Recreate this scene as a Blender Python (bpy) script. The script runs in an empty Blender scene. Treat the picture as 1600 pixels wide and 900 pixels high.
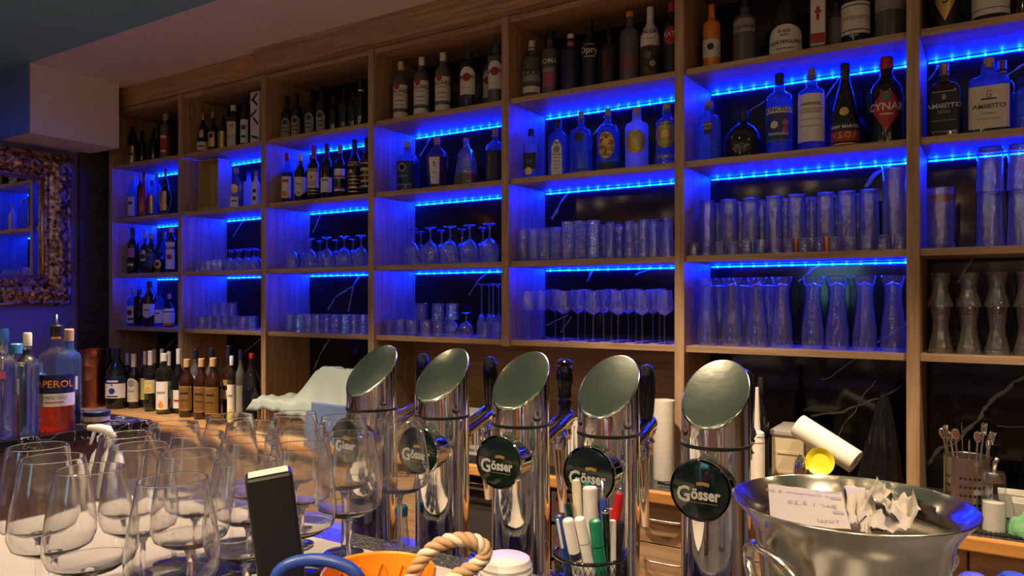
import bpy, math, random
from mathutils import Vector, Matrix, noise

# ------------------------------------------------------------------ camera, world, light, exposure
SC = bpy.context.scene
COL = SC.collection
F = 1180.0                       # focal length in pixels of a 1600 px wide frame
YAW = math.atan(F / 1857.0)      # the camera looks this far to the left of the shelf wall's normal
CY, SY, T = math.cos(YAW), math.sin(YAW), math.tan(YAW)
HZ = 467.0                       # horizon row
EYE = 1.62
cam = bpy.data.cameras.new('camera')
cam.lens = F / 1600 * 36
cam.sensor_width = 36
cam.shift_y = (HZ - 450) / 1600
cam.clip_start = 0.02
camo = bpy.data.objects.new('camera', cam)
camo.location = (0, 0, EYE)
camo.rotation_euler = (math.pi / 2, 0, YAW)
COL.objects.link(camo)
SC.camera = camo
SC.view_settings.view_transform = 'Standard'
SC.view_settings.look = 'None'
SC.view_settings.gamma = 1
SC.view_settings.use_curve_mapping = False
SC.view_settings.exposure = 0.0
cy = SC.cycles
cy.max_bounces = 24
cy.diffuse_bounces = 3
cy.glossy_bounces = 8
cy.transmission_bounces = 22
cy.transparent_max_bounces = 40
cy.caustics_reflective = False
cy.caustics_refractive = False
cy.sample_clamp_indirect = 6.0
cy.use_denoising = True
cy.use_light_tree = True
cy.use_adaptive_sampling = True
cy.adaptive_threshold = 0.02
w = bpy.data.worlds.new('world')
SC.world = w
w.use_nodes = True
w.node_tree.nodes['Background'].inputs[0].default_value = (0.36, 0.33, 0.48, 1)
w.node_tree.nodes['Background'].inputs[1].default_value = 0.045
WARM = (1.0, 0.73, 0.47)
BLUE = (0.0, 0.007, 1.0)
LAMP_W = 320.0
LED_DOT = 1000.0
LED_TAPE = 330.0
# ceiling spots: x, y, watts, cone
SPOTS = [(-3.9, 1.75, 1.35, 82), (-2.5, 1.75, 1.2, 82), (-1.1, 1.95, 1.1, 82), (0.3, 2.0, .75, 82), (1.6, 1.9, .9, 82),
         (-1.9, 0.45, .22, 82), (-0.55, -0.15, .22, 82), (0.75, 0.35, .25, 82),
         (-3.2, -1.3, .6, 118), (-1.3, -1.0, .8, 118), (0.4, -1.1, .8, 118), (2.2, -1.2, .6, 118)]
CEIL = EYE + 1.475


# ------------------------------------------------------------------ helpers
def gx(px):
    d = px - 800
    return (d - F * T) / (F + d * T)


def X_(px, Y):
    return gx(px) * Y


def zc(px, Y):
    return Y / (CY + (px - 800) / F * SY)


def Z_(px, py, Y):
    return EYE + (HZ - py) / F * zc(px, Y)


def PW(px, py, d):
    """the point seen at a pixel at camera depth d"""
    a, b = (px - 800) / F * d, (HZ - py) / F * d
    return Vector((-d * SY + a * CY, d * CY + a * SY, EYE + b))


def tag(o, label, cat, group=None, kind=None):
    o['label'] = label
    if cat:
        o['category'] = cat
    if group:
        o['group'] = group
    if kind:
        o['kind'] = kind
    return o


def empty(name, loc, label, cat, group=None, rz=0.0):
    o = bpy.data.objects.new(name, None)
    COL.objects.link(o)
    o.location = loc
    o.rotation_euler = (0, 0, rz)
    o.empty_display_size = 0.02
    return tag(o, label, cat, group)


class MB:
    """collects polygons; build() links them as ONE mesh object"""
    def __init__(s):
        s.v, s.f, s.m, s.sm = [], [], [], []
        s.cm, s.cs = 0, False

    def add(s, vs, fs):
        o = len(s.v)
        s.v += [tuple(p) for p in vs]
        for f in fs:
            s.f.append(tuple(i + o for i in f))
            s.m.append(s.cm)
            s.sm.append(s.cs)
        return s

    def mat(s, i):
        s.cm = i
        return s

    def smooth(s, b=True):
        s.cs = b
        return s

    def box(s, x0, x1, y0, y1, z0, z1, M=None):
        vs = [Vector((x, y, z)) for z in (z0, z1) for y in (y0, y1) for x in (x0, x1)]
        if M is not None:
            vs = [M @ p for p in vs]
        return s.add(vs, [(0, 2, 3, 1), (4, 5, 7, 6), (0, 1, 5, 4), (2, 6, 7, 3), (0, 4, 6, 2), (1, 3, 7, 5)])

    def lathe(s, prof, seg=24, c=(0, 0, 0), shape=None, M=None):
        """prof: list of (r, z); r = 0 closes"""
        rings, vs, fs = [], [], []
        if s.cs and seg > 12:       # keep sharp corners crisp under smooth shading
            q = [prof[0]]
            for a, b, c_ in zip(prof, prof[1:], prof[2:]):
                u, v = Vector((b[0] - a[0], b[1] - a[1])), Vector((c_[0] - b[0], c_[1] - b[1]))
                if u.length > 1e-5 and v.length > 1e-5 and u.angle(v) > .5:
                    e = min(.0006, u.length * .3)
                    g = min(.0006, v.length * .3)
                    q.append((b[0] - u.x / u.length * e, b[1] - u.y / u.length * e))
                    q.append(b)
                    q.append((b[0] + v.x / v.length * g, b[1] + v.y / v.length * g))
                else:
                    q.append(b)
            prof = q + [prof[-1]]
        for r, z in prof:
            if r < 1e-6:
                rings.append([len(vs)])
                vs.append(Vector((c[0], c[1], c[2] + z)))
            else:
                ids = []
                for k in range(seg):
                    a = 2 * math.pi * k / seg
                    q = shape(a) if shape else 1.0
                    ids.append(len(vs))
                    vs.append(Vector((c[0] + r * q * math.cos(a), c[1] + r * q * math.sin(a), c[2] + z)))
                rings.append(ids)
        for A, B in zip(rings, rings[1:]):
            if len(A) == 1 and len(B) == 1:
                continue
            for k in range(seg):
                k2 = (k + 1) % seg
                if len(A) == 1:
                    fs.append((A[0], B[k2], B[k]))
                elif len(B) == 1:
                    fs.append((A[k], A[k2], B[0]))
                else:
                    fs.append((A[k], A[k2], B[k2], B[k]))
        if M is not None:
            vs = [M @ p for p in vs]
        return s.add(vs, fs)

    def tube(s, pts, r, seg=8, cap=True):
        pts = [Vector(p) for p in pts]
        n = len(pts)
        rr = r if isinstance(r, (list, tuple)) else [r] * n
        vs, fs = [], []
        ref = None
        for i, p in enumerate(pts):
            d = (pts[min(i + 1, n - 1)] - pts[max(i - 1, 0)]).normalized()
            if ref is None:
                ref = Vector((0, 0, 1)) if abs(d.z) < .9 else Vector((1, 0, 0))
            u = (ref - d * ref.dot(d)).normalized()
            ref = u
            w_ = d.cross(u)
            for k in range(seg):
                a = 2 * math.pi * k / seg
                vs.append(p + (u * math.cos(a) + w_ * math.sin(a)) * rr[i])
        for i in range(n - 1):
            for k in range(seg):
                k2 = (k + 1) % seg
                fs.append((i * seg + k, i * seg + k2, (i + 1) * seg + k2, (i + 1) * seg + k))
        if cap:
            fs.append(tuple(range(seg))[::-1])
            fs.append(tuple((n - 1) * seg + k for k in range(seg)))
        return s.add(vs, fs)

    def build(s, name, mats, parent=None, loc=None, bevel=0, mods=None):
        me = bpy.data.meshes.new(name)
        me.from_pydata(s.v, [], s.f)
        for mt in (mats if isinstance(mats, (list, tuple)) else [mats]):
            me.materials.append(MAT(mt) if isinstance(mt, str) else mt)
        me.polygons.foreach_set('material_index', s.m)
        me.polygons.foreach_set('use_smooth', s.sm)
        me.update()
        o = bpy.data.objects.new(name, me)
        COL.objects.link(o)
        if parent is not None:
            o.parent = parent
        if loc is not None:
            o.location = loc
        if bevel:
            b = o.modifiers.new('bevel', 'BEVEL')
            b.width, b.segments, b.limit_method = bevel, 2, 'ANGLE'
        return o


def linked(name, me, parent=None, loc=None, rz=0):
    o = bpy.data.objects.new(name, me)
    COL.objects.link(o)
    if parent is not None:
        o.parent = parent
    if loc is not None:
        o.location = loc
    o.rotation_euler = (0, 0, rz)
    return o


def copy_tree(o, loc=None, rz=None, label=None, parent=None):
    c = o.copy()
    COL.objects.link(c)
    if parent is not None:
        c.parent = parent
    if loc is not None:
        c.location = loc
    if rz is not None:
        c.rotation_euler = (0, 0, rz)
    if label:
        c['label'] = label
    for ch in list(o.children):
        copy_tree(ch, parent=c)
    return c


_TX = {}


def text2d(s, bold=0.0):
    """outline polygons of a word, height about 1, centred"""
    key = (s, bold)
    if key not in _TX:
        cu = bpy.data.curves.new('t', 'FONT')
        cu.body = s
        cu.align_x = 'CENTER'
        cu.size = 1.4
        cu.offset = bold
        cu.resolution_u = 2
        ob = bpy.data.objects.new('t', cu)
        me = bpy.data.meshes.new_from_object(ob)
        vs = [(v.co.x, v.co.y) for v in me.vertices]
        fs = [tuple(p.vertices) for p in me.polygons]
        bpy.data.objects.remove(ob)
        bpy.data.curves.remove(cu)
        bpy.data.meshes.remove(me)
        if vs:
            x0, x1 = min(v[0] for v in vs), max(v[0] for v in vs)
            vs = [(v[0] - (x0 + x1) / 2, v[1]) for v in vs]
        _TX[key] = (vs, fs)
    return _TX[key]


def put_text(mb, s, size, fn, bold=0.0):
    vs, fs = text2d(s, bold)
    mb.add([fn(v[0] * size, v[1] * size) for v in vs], fs)


# ------------------------------------------------------------------ materials
_M = {}
MATDEF = {}


def newmat(name):
    m = bpy.data.materials.new(name)
    m.use_nodes = True
    nt = m.node_tree
    nt.nodes.clear()
    out = nt.nodes.new('ShaderNodeOutputMaterial')
    return m, nt, out


def plain(name, col, rough=.5, metal=0, coat=0, bump=0, bscale=40, spec=.5):
    m, nt, out = newmat(name)
    p = nt.nodes.new('ShaderNodeBsdfPrincipled')
    p.inputs['Roughness'].default_value = rough
    p.inputs['Metallic'].default_value = metal
    p.inputs['Coat Weight'].default_value = coat
    p.inputs['Specular IOR Level'].default_value = spec
    tc = nt.nodes.new('ShaderNodeTexCoord')
    nz = nt.nodes.new('ShaderNodeTexNoise')
    nz.inputs['Scale'].default_value = bscale
    nz.inputs['Detail'].default_value = 4
    nt.links.new(tc.outputs['Object'], nz.inputs['Vector'])
    mx = nt.nodes.new('ShaderNodeMix')
    mx.data_type = 'RGBA'
    mx.inputs['A'].default_value = (*[c * .88 for c in col], 1)
    mx.inputs['B'].default_value = (*[min(1, c * 1.1) for c in col], 1)
    nt.links.new(nz.outputs['Fac'], mx.inputs['Factor'])
    nt.links.new(mx.outputs['Result'], p.inputs['Base Color'])
    if bump:
        b = nt.nodes.new('ShaderNodeBump')
        b.inputs['Strength'].default_value = bump
        b.inputs['Distance'].default_value = .002
        nt.links.new(nz.outputs['Fac'], b.inputs['Height'])
        nt.links.new(b.outputs[0], p.inputs['Normal'])
    nt.links.new(p.outputs[0], out.inputs[0])
    return m


def wood(name, axis, c1=(.30, .19, .105), c2=(.47, .32, .19), rough=.5):
    m, nt, out = newmat(name)
    p = nt.nodes.new('ShaderNodeBsdfPrincipled')
    p.inputs['Roughness'].default_value = rough
    tc = nt.nodes.new('ShaderNodeTexCoord')
    mp = nt.nodes.new('ShaderNodeMapping')
    sc = [22, 22, 22]
    sc[axis] = 1.2
    mp.inputs['Scale'].default_value = sc
    nz = nt.nodes.new('ShaderNodeTexNoise')
    nz.inputs['Scale'].default_value = 2.2
    nz.inputs['Detail'].default_value = 7
    nz.inputs['Distortion'].default_value = .6
    rp = nt.nodes.new('ShaderNodeValToRGB')
    rp.color_ramp.elements[0].position = .32
    rp.color_ramp.elements[0].color = (*c1, 1)
    rp.color_ramp.elements[1].position = .62
    rp.color_ramp.elements[1].color = (*c2, 1)
    nt.links.new(tc.outputs['Object'], mp.inputs[0])
    nt.links.new(mp.outputs[0], nz.inputs['Vector'])
    nt.links.new(nz.outputs['Fac'], rp.inputs[0])
    nt.links.new(rp.outputs[0], p.inputs['Base Color'])
    b = nt.nodes.new('ShaderNodeBump')
    b.inputs['Strength'].default_value = .15
    b.inputs['Distance'].default_value = .001
    nt.links.new(nz.outputs['Fac'], b.inputs['Height'])
    nt.links.new(b.outputs[0], p.inputs['Normal'])
    nt.links.new(p.outputs[0], out.inputs[0])
    return m


def stone(name, base, vein, scale=3.0, rough=.12, amount=.06):
    m, nt, out = newmat(name)
    p = nt.nodes.new('ShaderNodeBsdfPrincipled')
    p.inputs['Roughness'].default_value = rough
    tc = nt.nodes.new('ShaderNodeTexCoord')
    nz = nt.nodes.new('ShaderNodeTexNoise')
    nz.inputs['Scale'].default_value = scale
    nz.inputs['Detail'].default_value = 8
    nz.inputs['Distortion'].default_value = 1.2
    sub = nt.nodes.new('ShaderNodeMath')
    sub.operation = 'SUBTRACT'
    sub.inputs[1].default_value = .5
    ab = nt.nodes.new('ShaderNodeMath')
    ab.operation = 'ABSOLUTE'
    rp = nt.nodes.new('ShaderNodeValToRGB')
    rp.color_ramp.elements[0].position = 0
    rp.color_ramp.elements[0].color = (*vein, 1)
    rp.color_ramp.elements[1].position = amount
    rp.color_ramp.elements[1].color = (*base, 1)
    nt.links.new(tc.outputs['Object'], nz.inputs['Vector'])
    nt.links.new(nz.outputs['Fac'], sub.inputs[0])
    nt.links.new(sub.outputs[0], ab.inputs[0])
    nt.links.new(ab.outputs[0], rp.inputs[0])
    nt.links.new(rp.outputs[0], p.inputs['Base Color'])
    nt.links.new(p.outputs[0], out.inputs[0])
    return m


def glass(name, tint=(.97, .98, 1), haze=.04, rough=.03, gain=1.3, hcol=(.8, .85, .9), bump=.25, bscale=60, ior=1.5):
    """thin-walled glass: clear along the normal, mirror-like at grazing angles, a little scatter"""
    m, nt, out = newmat(name)
    N = nt.nodes.new
    tr = N('ShaderNodeBsdfTransparent')
    tr.inputs[0].default_value = (*tint, 1)
    gl = N('ShaderNodeBsdfGlossy')
    gl.inputs['Roughness'].default_value = rough
    fr = N('ShaderNodeFresnel')
    geo = N('ShaderNodeNewGeometry')
    io = N('ShaderNodeMapRange')          # the same Fresnel curve from either side of the thin wall
    io.inputs['To Min'].default_value = ior
    io.inputs['To Max'].default_value = 1 / ior
    nt.links.new(geo.outputs['Backfacing'], io.inputs['Value'])
    nt.links.new(io.outputs[0], fr.inputs['IOR'])
    mu = N('ShaderNodeMath')
    mu.operation = 'MULTIPLY'
    mu.use_clamp = True
    mu.inputs[1].default_value = gain
    mx = N('ShaderNodeMixShader')
    tc = N('ShaderNodeTexCoord')
    nz = N('ShaderNodeTexNoise')
    nz.inputs['Scale'].default_value = bscale
    nz.inputs['Detail'].default_value = 1
    bp = N('ShaderNodeBump')
    bp.inputs['Strength'].default_value = bump
    bp.inputs['Distance'].default_value = .003
    L = nt.links.new
    mp = N('ShaderNodeMapping')
    mp.inputs['Scale'].default_value = (.35, .35, 1.6)
    L(tc.outputs['Object'], mp.inputs[0])
    L(mp.outputs[0], nz.inputs['Vector'])
    L(nz.outputs['Fac'], bp.inputs['Height'])
    L(bp.outputs[0], gl.inputs['Normal'])
    L(bp.outputs[0], fr.inputs['Normal'])
    L(fr.outputs[0], mu.inputs[0])
    L(mu.outputs[0], mx.inputs[0])
    L(tr.outputs[0], mx.inputs[1])
    L(gl.outputs[0], mx.inputs[2])
    last = mx
    if haze:
        df = N('ShaderNodeBsdfDiffuse')
        df.inputs[0].default_value = (*hcol, 1)
        tl = N('ShaderNodeBsdfTranslucent')
        tl.inputs[0].default_value = (*hcol, 1)
        a = N('ShaderNodeMixShader')
        a.inputs[0].default_value = .5
        L(df.outputs[0], a.inputs[1])
        L(tl.outputs[0], a.inputs[2])
        b = N('ShaderNodeMixShader')
        b.inputs[0].default_value = haze
        L(mx.outputs[0], b.inputs[1])
        L(a.outputs[0], b.inputs[2])
        last = b
    L(last.outputs[0], out.inputs[0])
    return m


def gilt_carving():
    m = plain('antique_gilt', (.30, .165, .055), .36, .7, bump=.8, bscale=38)
    nt = m.node_tree
    mx = next(n for n in nt.nodes if n.type == 'MIX')
    mx.inputs['A'].default_value = (.035, .014, .006, 1)
    mx.inputs['B'].default_value = (.75, .45, .16, 1)
    rp = nt.nodes.new('ShaderNodeMapRange')
    rp.inputs['From Min'].default_value, rp.inputs['From Max'].default_value = .38, .66
    nz = next(n for n in nt.nodes if n.type == 'TEX_NOISE')
    nt.links.new(nz.outputs['Fac'], rp.inputs['Value'])
    nt.links.new(rp.outputs[0], mx.inputs['Factor'])
    return m


def solid_glass(name, tint=(.97, .98, 1), rough=0.0, ior=1.45, bump=0.0, bscale=60, zs=1.0, haze=.005):
    m, nt, out = newmat(name)
    N = nt.nodes.new
    g = N('ShaderNodeBsdfGlass')
    g.inputs['Color'].default_value = (*tint, 1)
    g.inputs['Roughness'].default_value = rough
    g.inputs['IOR'].default_value = ior
    if bump:
        tc, mp, nz, bp = N('ShaderNodeTexCoord'), N('ShaderNodeMapping'), N('ShaderNodeTexNoise'), N('ShaderNodeBump')
        mp.inputs['Scale'].default_value = (1, 1, zs)
        nz.inputs['Scale'].default_value = bscale
        nz.inputs['Detail'].default_value = 1
        bp.inputs['Strength'].default_value = bump
        bp.inputs['Distance'].default_value = .002
        L = nt.links.new
        L(tc.outputs['Object'], mp.inputs[0])
        L(mp.outputs[0], nz.inputs['Vector'])
        L(nz.outputs['Fac'], bp.inputs['Height'])
        L(bp.outputs[0], g.inputs['Normal'])
    df, tl, a, b = N('ShaderNodeBsdfDiffuse'), N('ShaderNodeBsdfTranslucent'), N('ShaderNodeMixShader'), N('ShaderNodeMixShader')
    df.inputs[0].default_value = tl.inputs[0].default_value = (.8, .84, .9, 1)
    b.inputs[0].default_value = haze
    nt.links.new(df.outputs[0], a.inputs[1])
    nt.links.new(tl.outputs[0], a.inputs[2])
    nt.links.new(g.outputs[0], b.inputs[1])
    nt.links.new(a.outputs[0], b.inputs[2])
    nt.links.new(b.outputs[0], out.inputs[0])
    return m


def emit(name, col, s):
    m, nt, out = newmat(name)
    e = nt.nodes.new('ShaderNodeEmission')
    e.inputs[0].default_value = (*col, 1)
    e.inputs[1].default_value = s
    nt.links.new(e.outputs[0], out.inputs[0])
    return m


MATDEF.update({
    'oak_v': lambda: wood('oak_upright', 2),
    'oak_h': lambda: wood('oak_shelf', 0),
    'oak_top': lambda: wood('oak_worktop', 0, (.36, .20, .085), (.55, .34, .15), .35),
    'edge_wood': lambda: wood('worktop_edge_wood', 0, (.38, .17, .045), (.60, .30, .09), .3),
    'brown_wood': lambda: wood('brown_panel_wood', 0, (.10, .05, .022), (.22, .12, .05), .45),
    'floor_wood': lambda: wood('floor_planks', 0, (.10, .055, .03), (.20, .12, .06), .4),
    'marble': lambda: stone('black_marble_panel', (.006, .006, .008), (.012, .012, .015), 2.0, .09, .05),
    'marble2': lambda: stone('black_marble_counter', (.008, .008, .012), (.45, .45, .46), 9.0, .12, .012),
    'granite': lambda: stone('dark_speckled_granite', (.03, .03, .032), (.16, .16, .16), 90, .25, .03),
    'vein': lambda: plain('white_marble_vein', (.42, .42, .42), .2),
    'vein_faint': lambda: plain('grey_marble_vein', (.16, .16, .17), .2),
    'slate': lambda: stone('dark_stone_pilaster', (.055, .045, .04), (.015, .012, .011), 4.0, .6, .03),
    'white_paint': lambda: plain('white_paint', (.80, .73, .71), .7),
    'teal_paint': lambda: plain('teal_plaster', (.20, .46, .50), .55, bscale=3),
    'blue_paint': lambda: plain('blue_plaster', (.16, .26, .55), .6, bscale=4),
    'wall_paint': lambda: plain('violet_blue_wall', (.16, .17, .34), .7),
    'rear_paint': lambda: plain('rear_wall_plaster', (.30, .22, .15), .7, bscale=2),
    'chrome': lambda: plain('polished_chrome', (.88, .86, .84), .045, 1, bump=.02, bscale=6),
    'steel': lambda: plain('brushed_steel', (.62, .60, .57), .26, 1, bscale=60),
    'scratched': lambda: plain('scratched_steel_cap', (.52, .57, .50), .17, 1, bump=.35, bscale=22),
    'bucket_steel': lambda: plain('bucket_steel', (.88, .83, .74), .17, 1, bump=.06, bscale=14),
    'copper': lambda: plain('hammered_copper', (.72, .26, .12), .28, 1, bump=.3, bscale=45),
    'gold_frame': lambda: gilt_carving(),
    'box_gold': lambda: plain('satin_gold_card', (.50, .37, .16), .4),
    'gilt': lambda: plain('bright_gilt', (.62, .40, .14), .3, .9),
    'mirror': lambda: plain('mirror_glass', (.9, .9, .9), .01, 1),
    'black_gloss': lambda: plain('black_gloss', (.006, .006, .007), .08, coat=.5),
    'black': lambda: plain('black_plastic', (.012, .012, .014), .38),
    'black_soft': lambda: plain('black_cloth', (.008, .008, .009), .6, bump=.2, bscale=82),
    'rubber': lambda: plain('black_rubber', (.01, .01, .01), .5),
    'white': lambda: plain('white_plastic', (.78, .76, .72), .35),
    'bar_linen': lambda: plain('greige_bar_linen', (.34, .32, .27), .8, bump=.3, bscale=150),
    'cream': lambda: plain('cream_paper', (.72, .66, .50), .6),
    'paper': lambda: plain('white_paper', (.80, .78, .72), .65),
    'paper_warm': lambda: plain('receipt_paper', (.48, .44, .36), .7),
    'ink': lambda: plain('black_ink', (.02, .02, .025), .6),
    'ink_grey': lambda: plain('grey_ink', (.32, .30, .28), .7),
    'ink_red': lambda: plain('red_ink', (.45, .03, .03), .5),
    'ink_white': lambda: plain('white_ink', (.80, .80, .78), .5),
    'ink_gold': lambda: plain('gold_ink', (.70, .45, .14), .35, .5),
    'ink_blue': lambda: plain('blue_ink', (.02, .05, .22), .5),
    'navy': lambda: plain('navy_plastic', (.012, .02, .08), .35),
    'blue_plastic': lambda: plain('blue_plastic', (.02, .06, .32), .35),
    'sky_blue': lambda: plain('light_blue_plastic', (.05, .25, .5), .3),
    'red': lambda: plain('red_plastic', (.55, .012, .012), .3),
    'red_glass': lambda: plain('red_lacquered_glass', (.45, .006, .02), .15, coat=.5),
    'orange': lambda: plain('orange_ceramic', (.90, .33, .02), .3, coat=.3),
    'orange_line': lambda: plain('orange_relief', (.80, .25, .01), .35),
    'burnt_orange': lambda: plain('burnt_orange_label', (.42, .17, .03), .5),
    'yellow': lambda: plain('yellow_plastic', (.75, .68, .03), .35),
    'green_dark': lambda: plain('dark_green_enamel', (.003, .018, .012), .12, coat=.8, bscale=3),
    'green_pen': lambda: plain('green_marker', (.01, .22, .12), .35),
    'green_cloth': lambda: plain('green_cloth', (.16, .40, .20), .9, bump=.4, bscale=120),
    'towel': lambda: plain('pale_blue_towel', (.24, .30, .30), .95, bump=.5, bscale=200),
    'towel_blue': lambda: plain('blue_towel', (.10, .16, .34), .95, bump=.5, bscale=200),
    'beige': lambda: plain('beige_plastic', (.62, .54, .36), .5),
    'grey': lambda: plain('grey_plastic', (.35, .35, .34), .45),
    'dark_grey': lambda: plain('charcoal_glass', (.05, .05, .055), .18),
    'pink': lambda: plain('pink_print', (.50, .10, .22), .5),
    'purple': lambda: plain('purple_print', (.25, .05, .35), .4),
    'cork': lambda: plain('cork_stopper', (.55, .36, .20), .8, bscale=120),
    'copper_cap': lambda: plain('copper_cap', (.50, .26, .12), .4, .6),
    'gold': lambda: plain('gold_foil', (.65, .42, .14), .3, .8),
    'amber': lambda: glass('amber_liquor', (.62, .22, .05), .18, .05, 1, (.5, .16, .03), 0),
    'ruby': lambda: glass('dark_red_liquor', (.18, .01, .01), .25, .05, 1, (.2, .01, .01), 0),
    'aperitif': lambda: glass('orange_red_aperitif', (.98, .30, .06), .28, .05, 1, (.95, .10, .02), 0),
    'pale_liquor': lambda: glass('pale_liquor', (.85, .9, .75), .05, .05, 1, (.8, .8, .7), 0),
    'orange_liquor': lambda: plain('orange_liquor_bottle', (.80, .26, .03), .15, coat=.5),
    'purple_liquor': lambda: glass('purple_brown_liquor', (.16, .05, .10), .3, .05, 1, (.12, .04, .06), 0),
    'glass_clear': lambda: glass('clear_bottle_glass', (.93, .96, .98), .02, .03, 1.3, (.8, .85, .9), .1, 20),
    'glass_solid': lambda: solid_glass('clear_spirit_filled_glass', (.96, .98, .97), 0, 1.36, .1, 20, 1, .02),
    'glass_frost': lambda: glass('frosted_bottle_glass', (.7, .8, .9), .45, .15, 1, (.75, .85, .9), .1, 20),
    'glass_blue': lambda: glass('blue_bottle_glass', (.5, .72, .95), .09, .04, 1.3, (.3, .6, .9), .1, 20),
    'glass_green': lambda: glass('green_bottle_glass', (.45, .55, .42), .05, .04, 1.5, (.3, .4, .3), .1, 20),
    'glass_teal': lambda: glass('teal_bottle_glass', (.6, .85, .88), .10, .05, 1.3, (.2, .7, .75), .1, 20),
    'glass_dark': lambda: plain('dark_bottle_glass', (.008, .009, .010), .07, coat=.3),
    'glass_brown': lambda: plain('brown_bottle_glass', (.035, .010, .004), .07, coat=.4),
    'glass_grey': lambda: plain('grey_ceramic_bottle', (.10, .10, .11), .3),
    'matte_black': lambda: plain('matte_black_bottle', (.012, .012, .013), .5),
    'drink': lambda: glass('drinking_glass', (.965, .975, .99), .026, .045, 3.4, (.8, .86, 1), .22, 30),
    'cut': lambda: glass('cut_crystal', (.96, .97, .99), .035, .05, 4.5, (.85, .9, 1), .8, 60),
    'wine': lambda: solid_glass('thin_wine_glass', (.99, .99, .99), .035, 1.5),
    'wine_base': lambda: solid_glass('thick_glass_base', (.98, .98, .98), .06, 1.5),
    'glass_pane': lambda: glass('oven_window', (.2, .2, .2), .02, .03, 1.5, (.1, .1, .1), 0),
    'led_dot': lambda: emit('led_diode', (0.0004, .022, 1.0), LED_DOT),
    'led_tape': lambda: emit('led_tape_glow', (0, .007, 1), LED_TAPE),
    'bulb': lambda: emit('warm_bulb', (1.0, .72, .42), 260),
    'pendant_bulb': lambda: emit('pendant_bulb', (1.0, .72, .42), 40),
    'fest': lambda: emit('festoon_bulb', (1.0, .66, .36), 60),
    'window_glow': lambda: emit('dusk_window', (.22, .55, .62), 4.5),
})


def MAT(n):
    if n not in _M:
        _M[n] = MATDEF[n]()
    return _M[n]


def struct(o, label):
    o['kind'] = 'structure'
    o['label'] = label
    return o


# ------------------------------------------------------------------ room shell
XL, XR, YB, YF = -5.46, 3.4, -4.2, 3.40     # left wall, right wall, rear wall, shelf wall
m = MB(); m.box(XL - .1, XR + .1, YB - .1, YF + .1, -.1, 0)
struct(m.build('floor', 'floor_wood'), 'dark wooden floor of the bar room')
m = MB(); m.box(XL - .1, XR + .1, YF, YF + .1, 0, CEIL)
struct(m.build('wall_back', 'wall_paint'), 'wall behind the bar shelving')
m = MB(); m.box(XL - .1, XL, YB - .1, YF, 0, CEIL)
struct(m.build('wall_left', 'wall_paint'), 'violet blue wall carrying the gilt mirror')
m = MB(); m.box(XR, XR + .1, YB - .1, YF, 0, CEIL)
struct(m.build('wall_right', 'rear_paint'), 'plain side wall of the room')
m = MB(); m.box(XL, XR, YB - .1, YB, 0, CEIL)
struct(m.build('wall_rear', 'rear_paint'), 'plain wall on the guests side of the room')
Y1 = 2.36
m = MB(); m.box(XL - .1, XR + .1, Y1, YF + .1, CEIL, CEIL + .1)
struct(m.build('ceiling_bar', 'white_paint'), 'white painted ceiling strip above the back bar')
m = MB(); m.box(XL - .1, XR + .1, YB - .1, Y1, CEIL - .004, CEIL + .1)
struct(m.build('ceiling_room', 'teal_paint'), 'teal painted ceiling over the guests')
# boxed-in bulkhead over the mirror
XBK = -5.06
m = MB()
m.mat(0).box(XL, XBK, Y1 + .002, 2.93, EYE + 1.035, CEIL - .001)
m.mat(1).box(XL, XBK, Y1 - .01, Y1 + .001, EYE + 1.035, CEIL - .006)
struct(m.build('ceiling_bulkhead', ['white_paint', 'blue_paint']), 'white boxed bulkhead with a blue front above the mirror')
m = MB(); m.box(XL, XL + .03, 2.86, YF, .0, EYE + 1.035)
struct(m.build('pillar_left', 'slate'), 'dark cracked stone pilaster between mirror and shelving')
# windows in the rear wall (seen only as a reflection)
def virt(px, py, Yv):
    """real point behind the camera whose reflection in the back panel shows at a pixel"""
    return Vector((X_(px, Yv), 2 * 3.345 - Yv, Z_(px, py, Yv)))
a, b = virt(1266, 405, 10.85), virt(1344, 470, 10.85)
m = MB(); m.mat(0).box(a.x, b.x, YB, YB + .01, b.z, a.z)
m.mat(1)
for (q0, q1) in ((a.x - .05, a.x), (b.x, b.x + .05), ((a.x + b.x) / 2 - .015, (a.x + b.x) / 2 + .015)):
    m.box(q0, q1, YB, YB + .04, b.z - .05, a.z + .05)
m.box(a.x, b.x, YB, YB + .04, a.z, a.z + .05); m.box(a.x, b.x, YB, YB + .04, b.z - .05, b.z)
struct(m.build('window_1', ['window_glow', 'white_paint']), 'dusk lit window in the wall opposite the bar')

# ceiling spotlights
def spot(x, y, k, cone, i):
    t = empty('ceiling_spotlight', (x, y, CEIL - .004), 'round ceiling spotlight, %s of the warm ceiling lights' % ['first', 'second', 'third', 'fourth', 'fifth', 'sixth', 'seventh', 'eighth', 'ninth', 'tenth', 'eleventh', 'twelfth'][i], 'ceiling light', 'warm ceiling spotlights')
    m = MB().smooth()
    m.lathe([(.030, -.012), (.036, -.03), (.044, -.03), (.046, 0), (.0, 0)], 24)
    m.build('housing', 'black', t)
    m = MB(); m.lathe([(0, -.014), (.029, -.014)], 20)
    m.build('bulb', 'bulb', t)
    l = bpy.data.lights.new('spot', 'SPOT')
    l.energy = LAMP_W * k
    l.color = WARM
    l.spot_size = math.radians(cone)
    l.spot_blend = .55
    l.shadow_soft_size = .03
    o = bpy.data.objects.new('lamp', l)
    COL.objects.link(o)
    o.parent = t
    o.location = (0, 0, -.035)
for i, sp in enumerate(SPOTS):
    spot(*sp, i)
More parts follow.
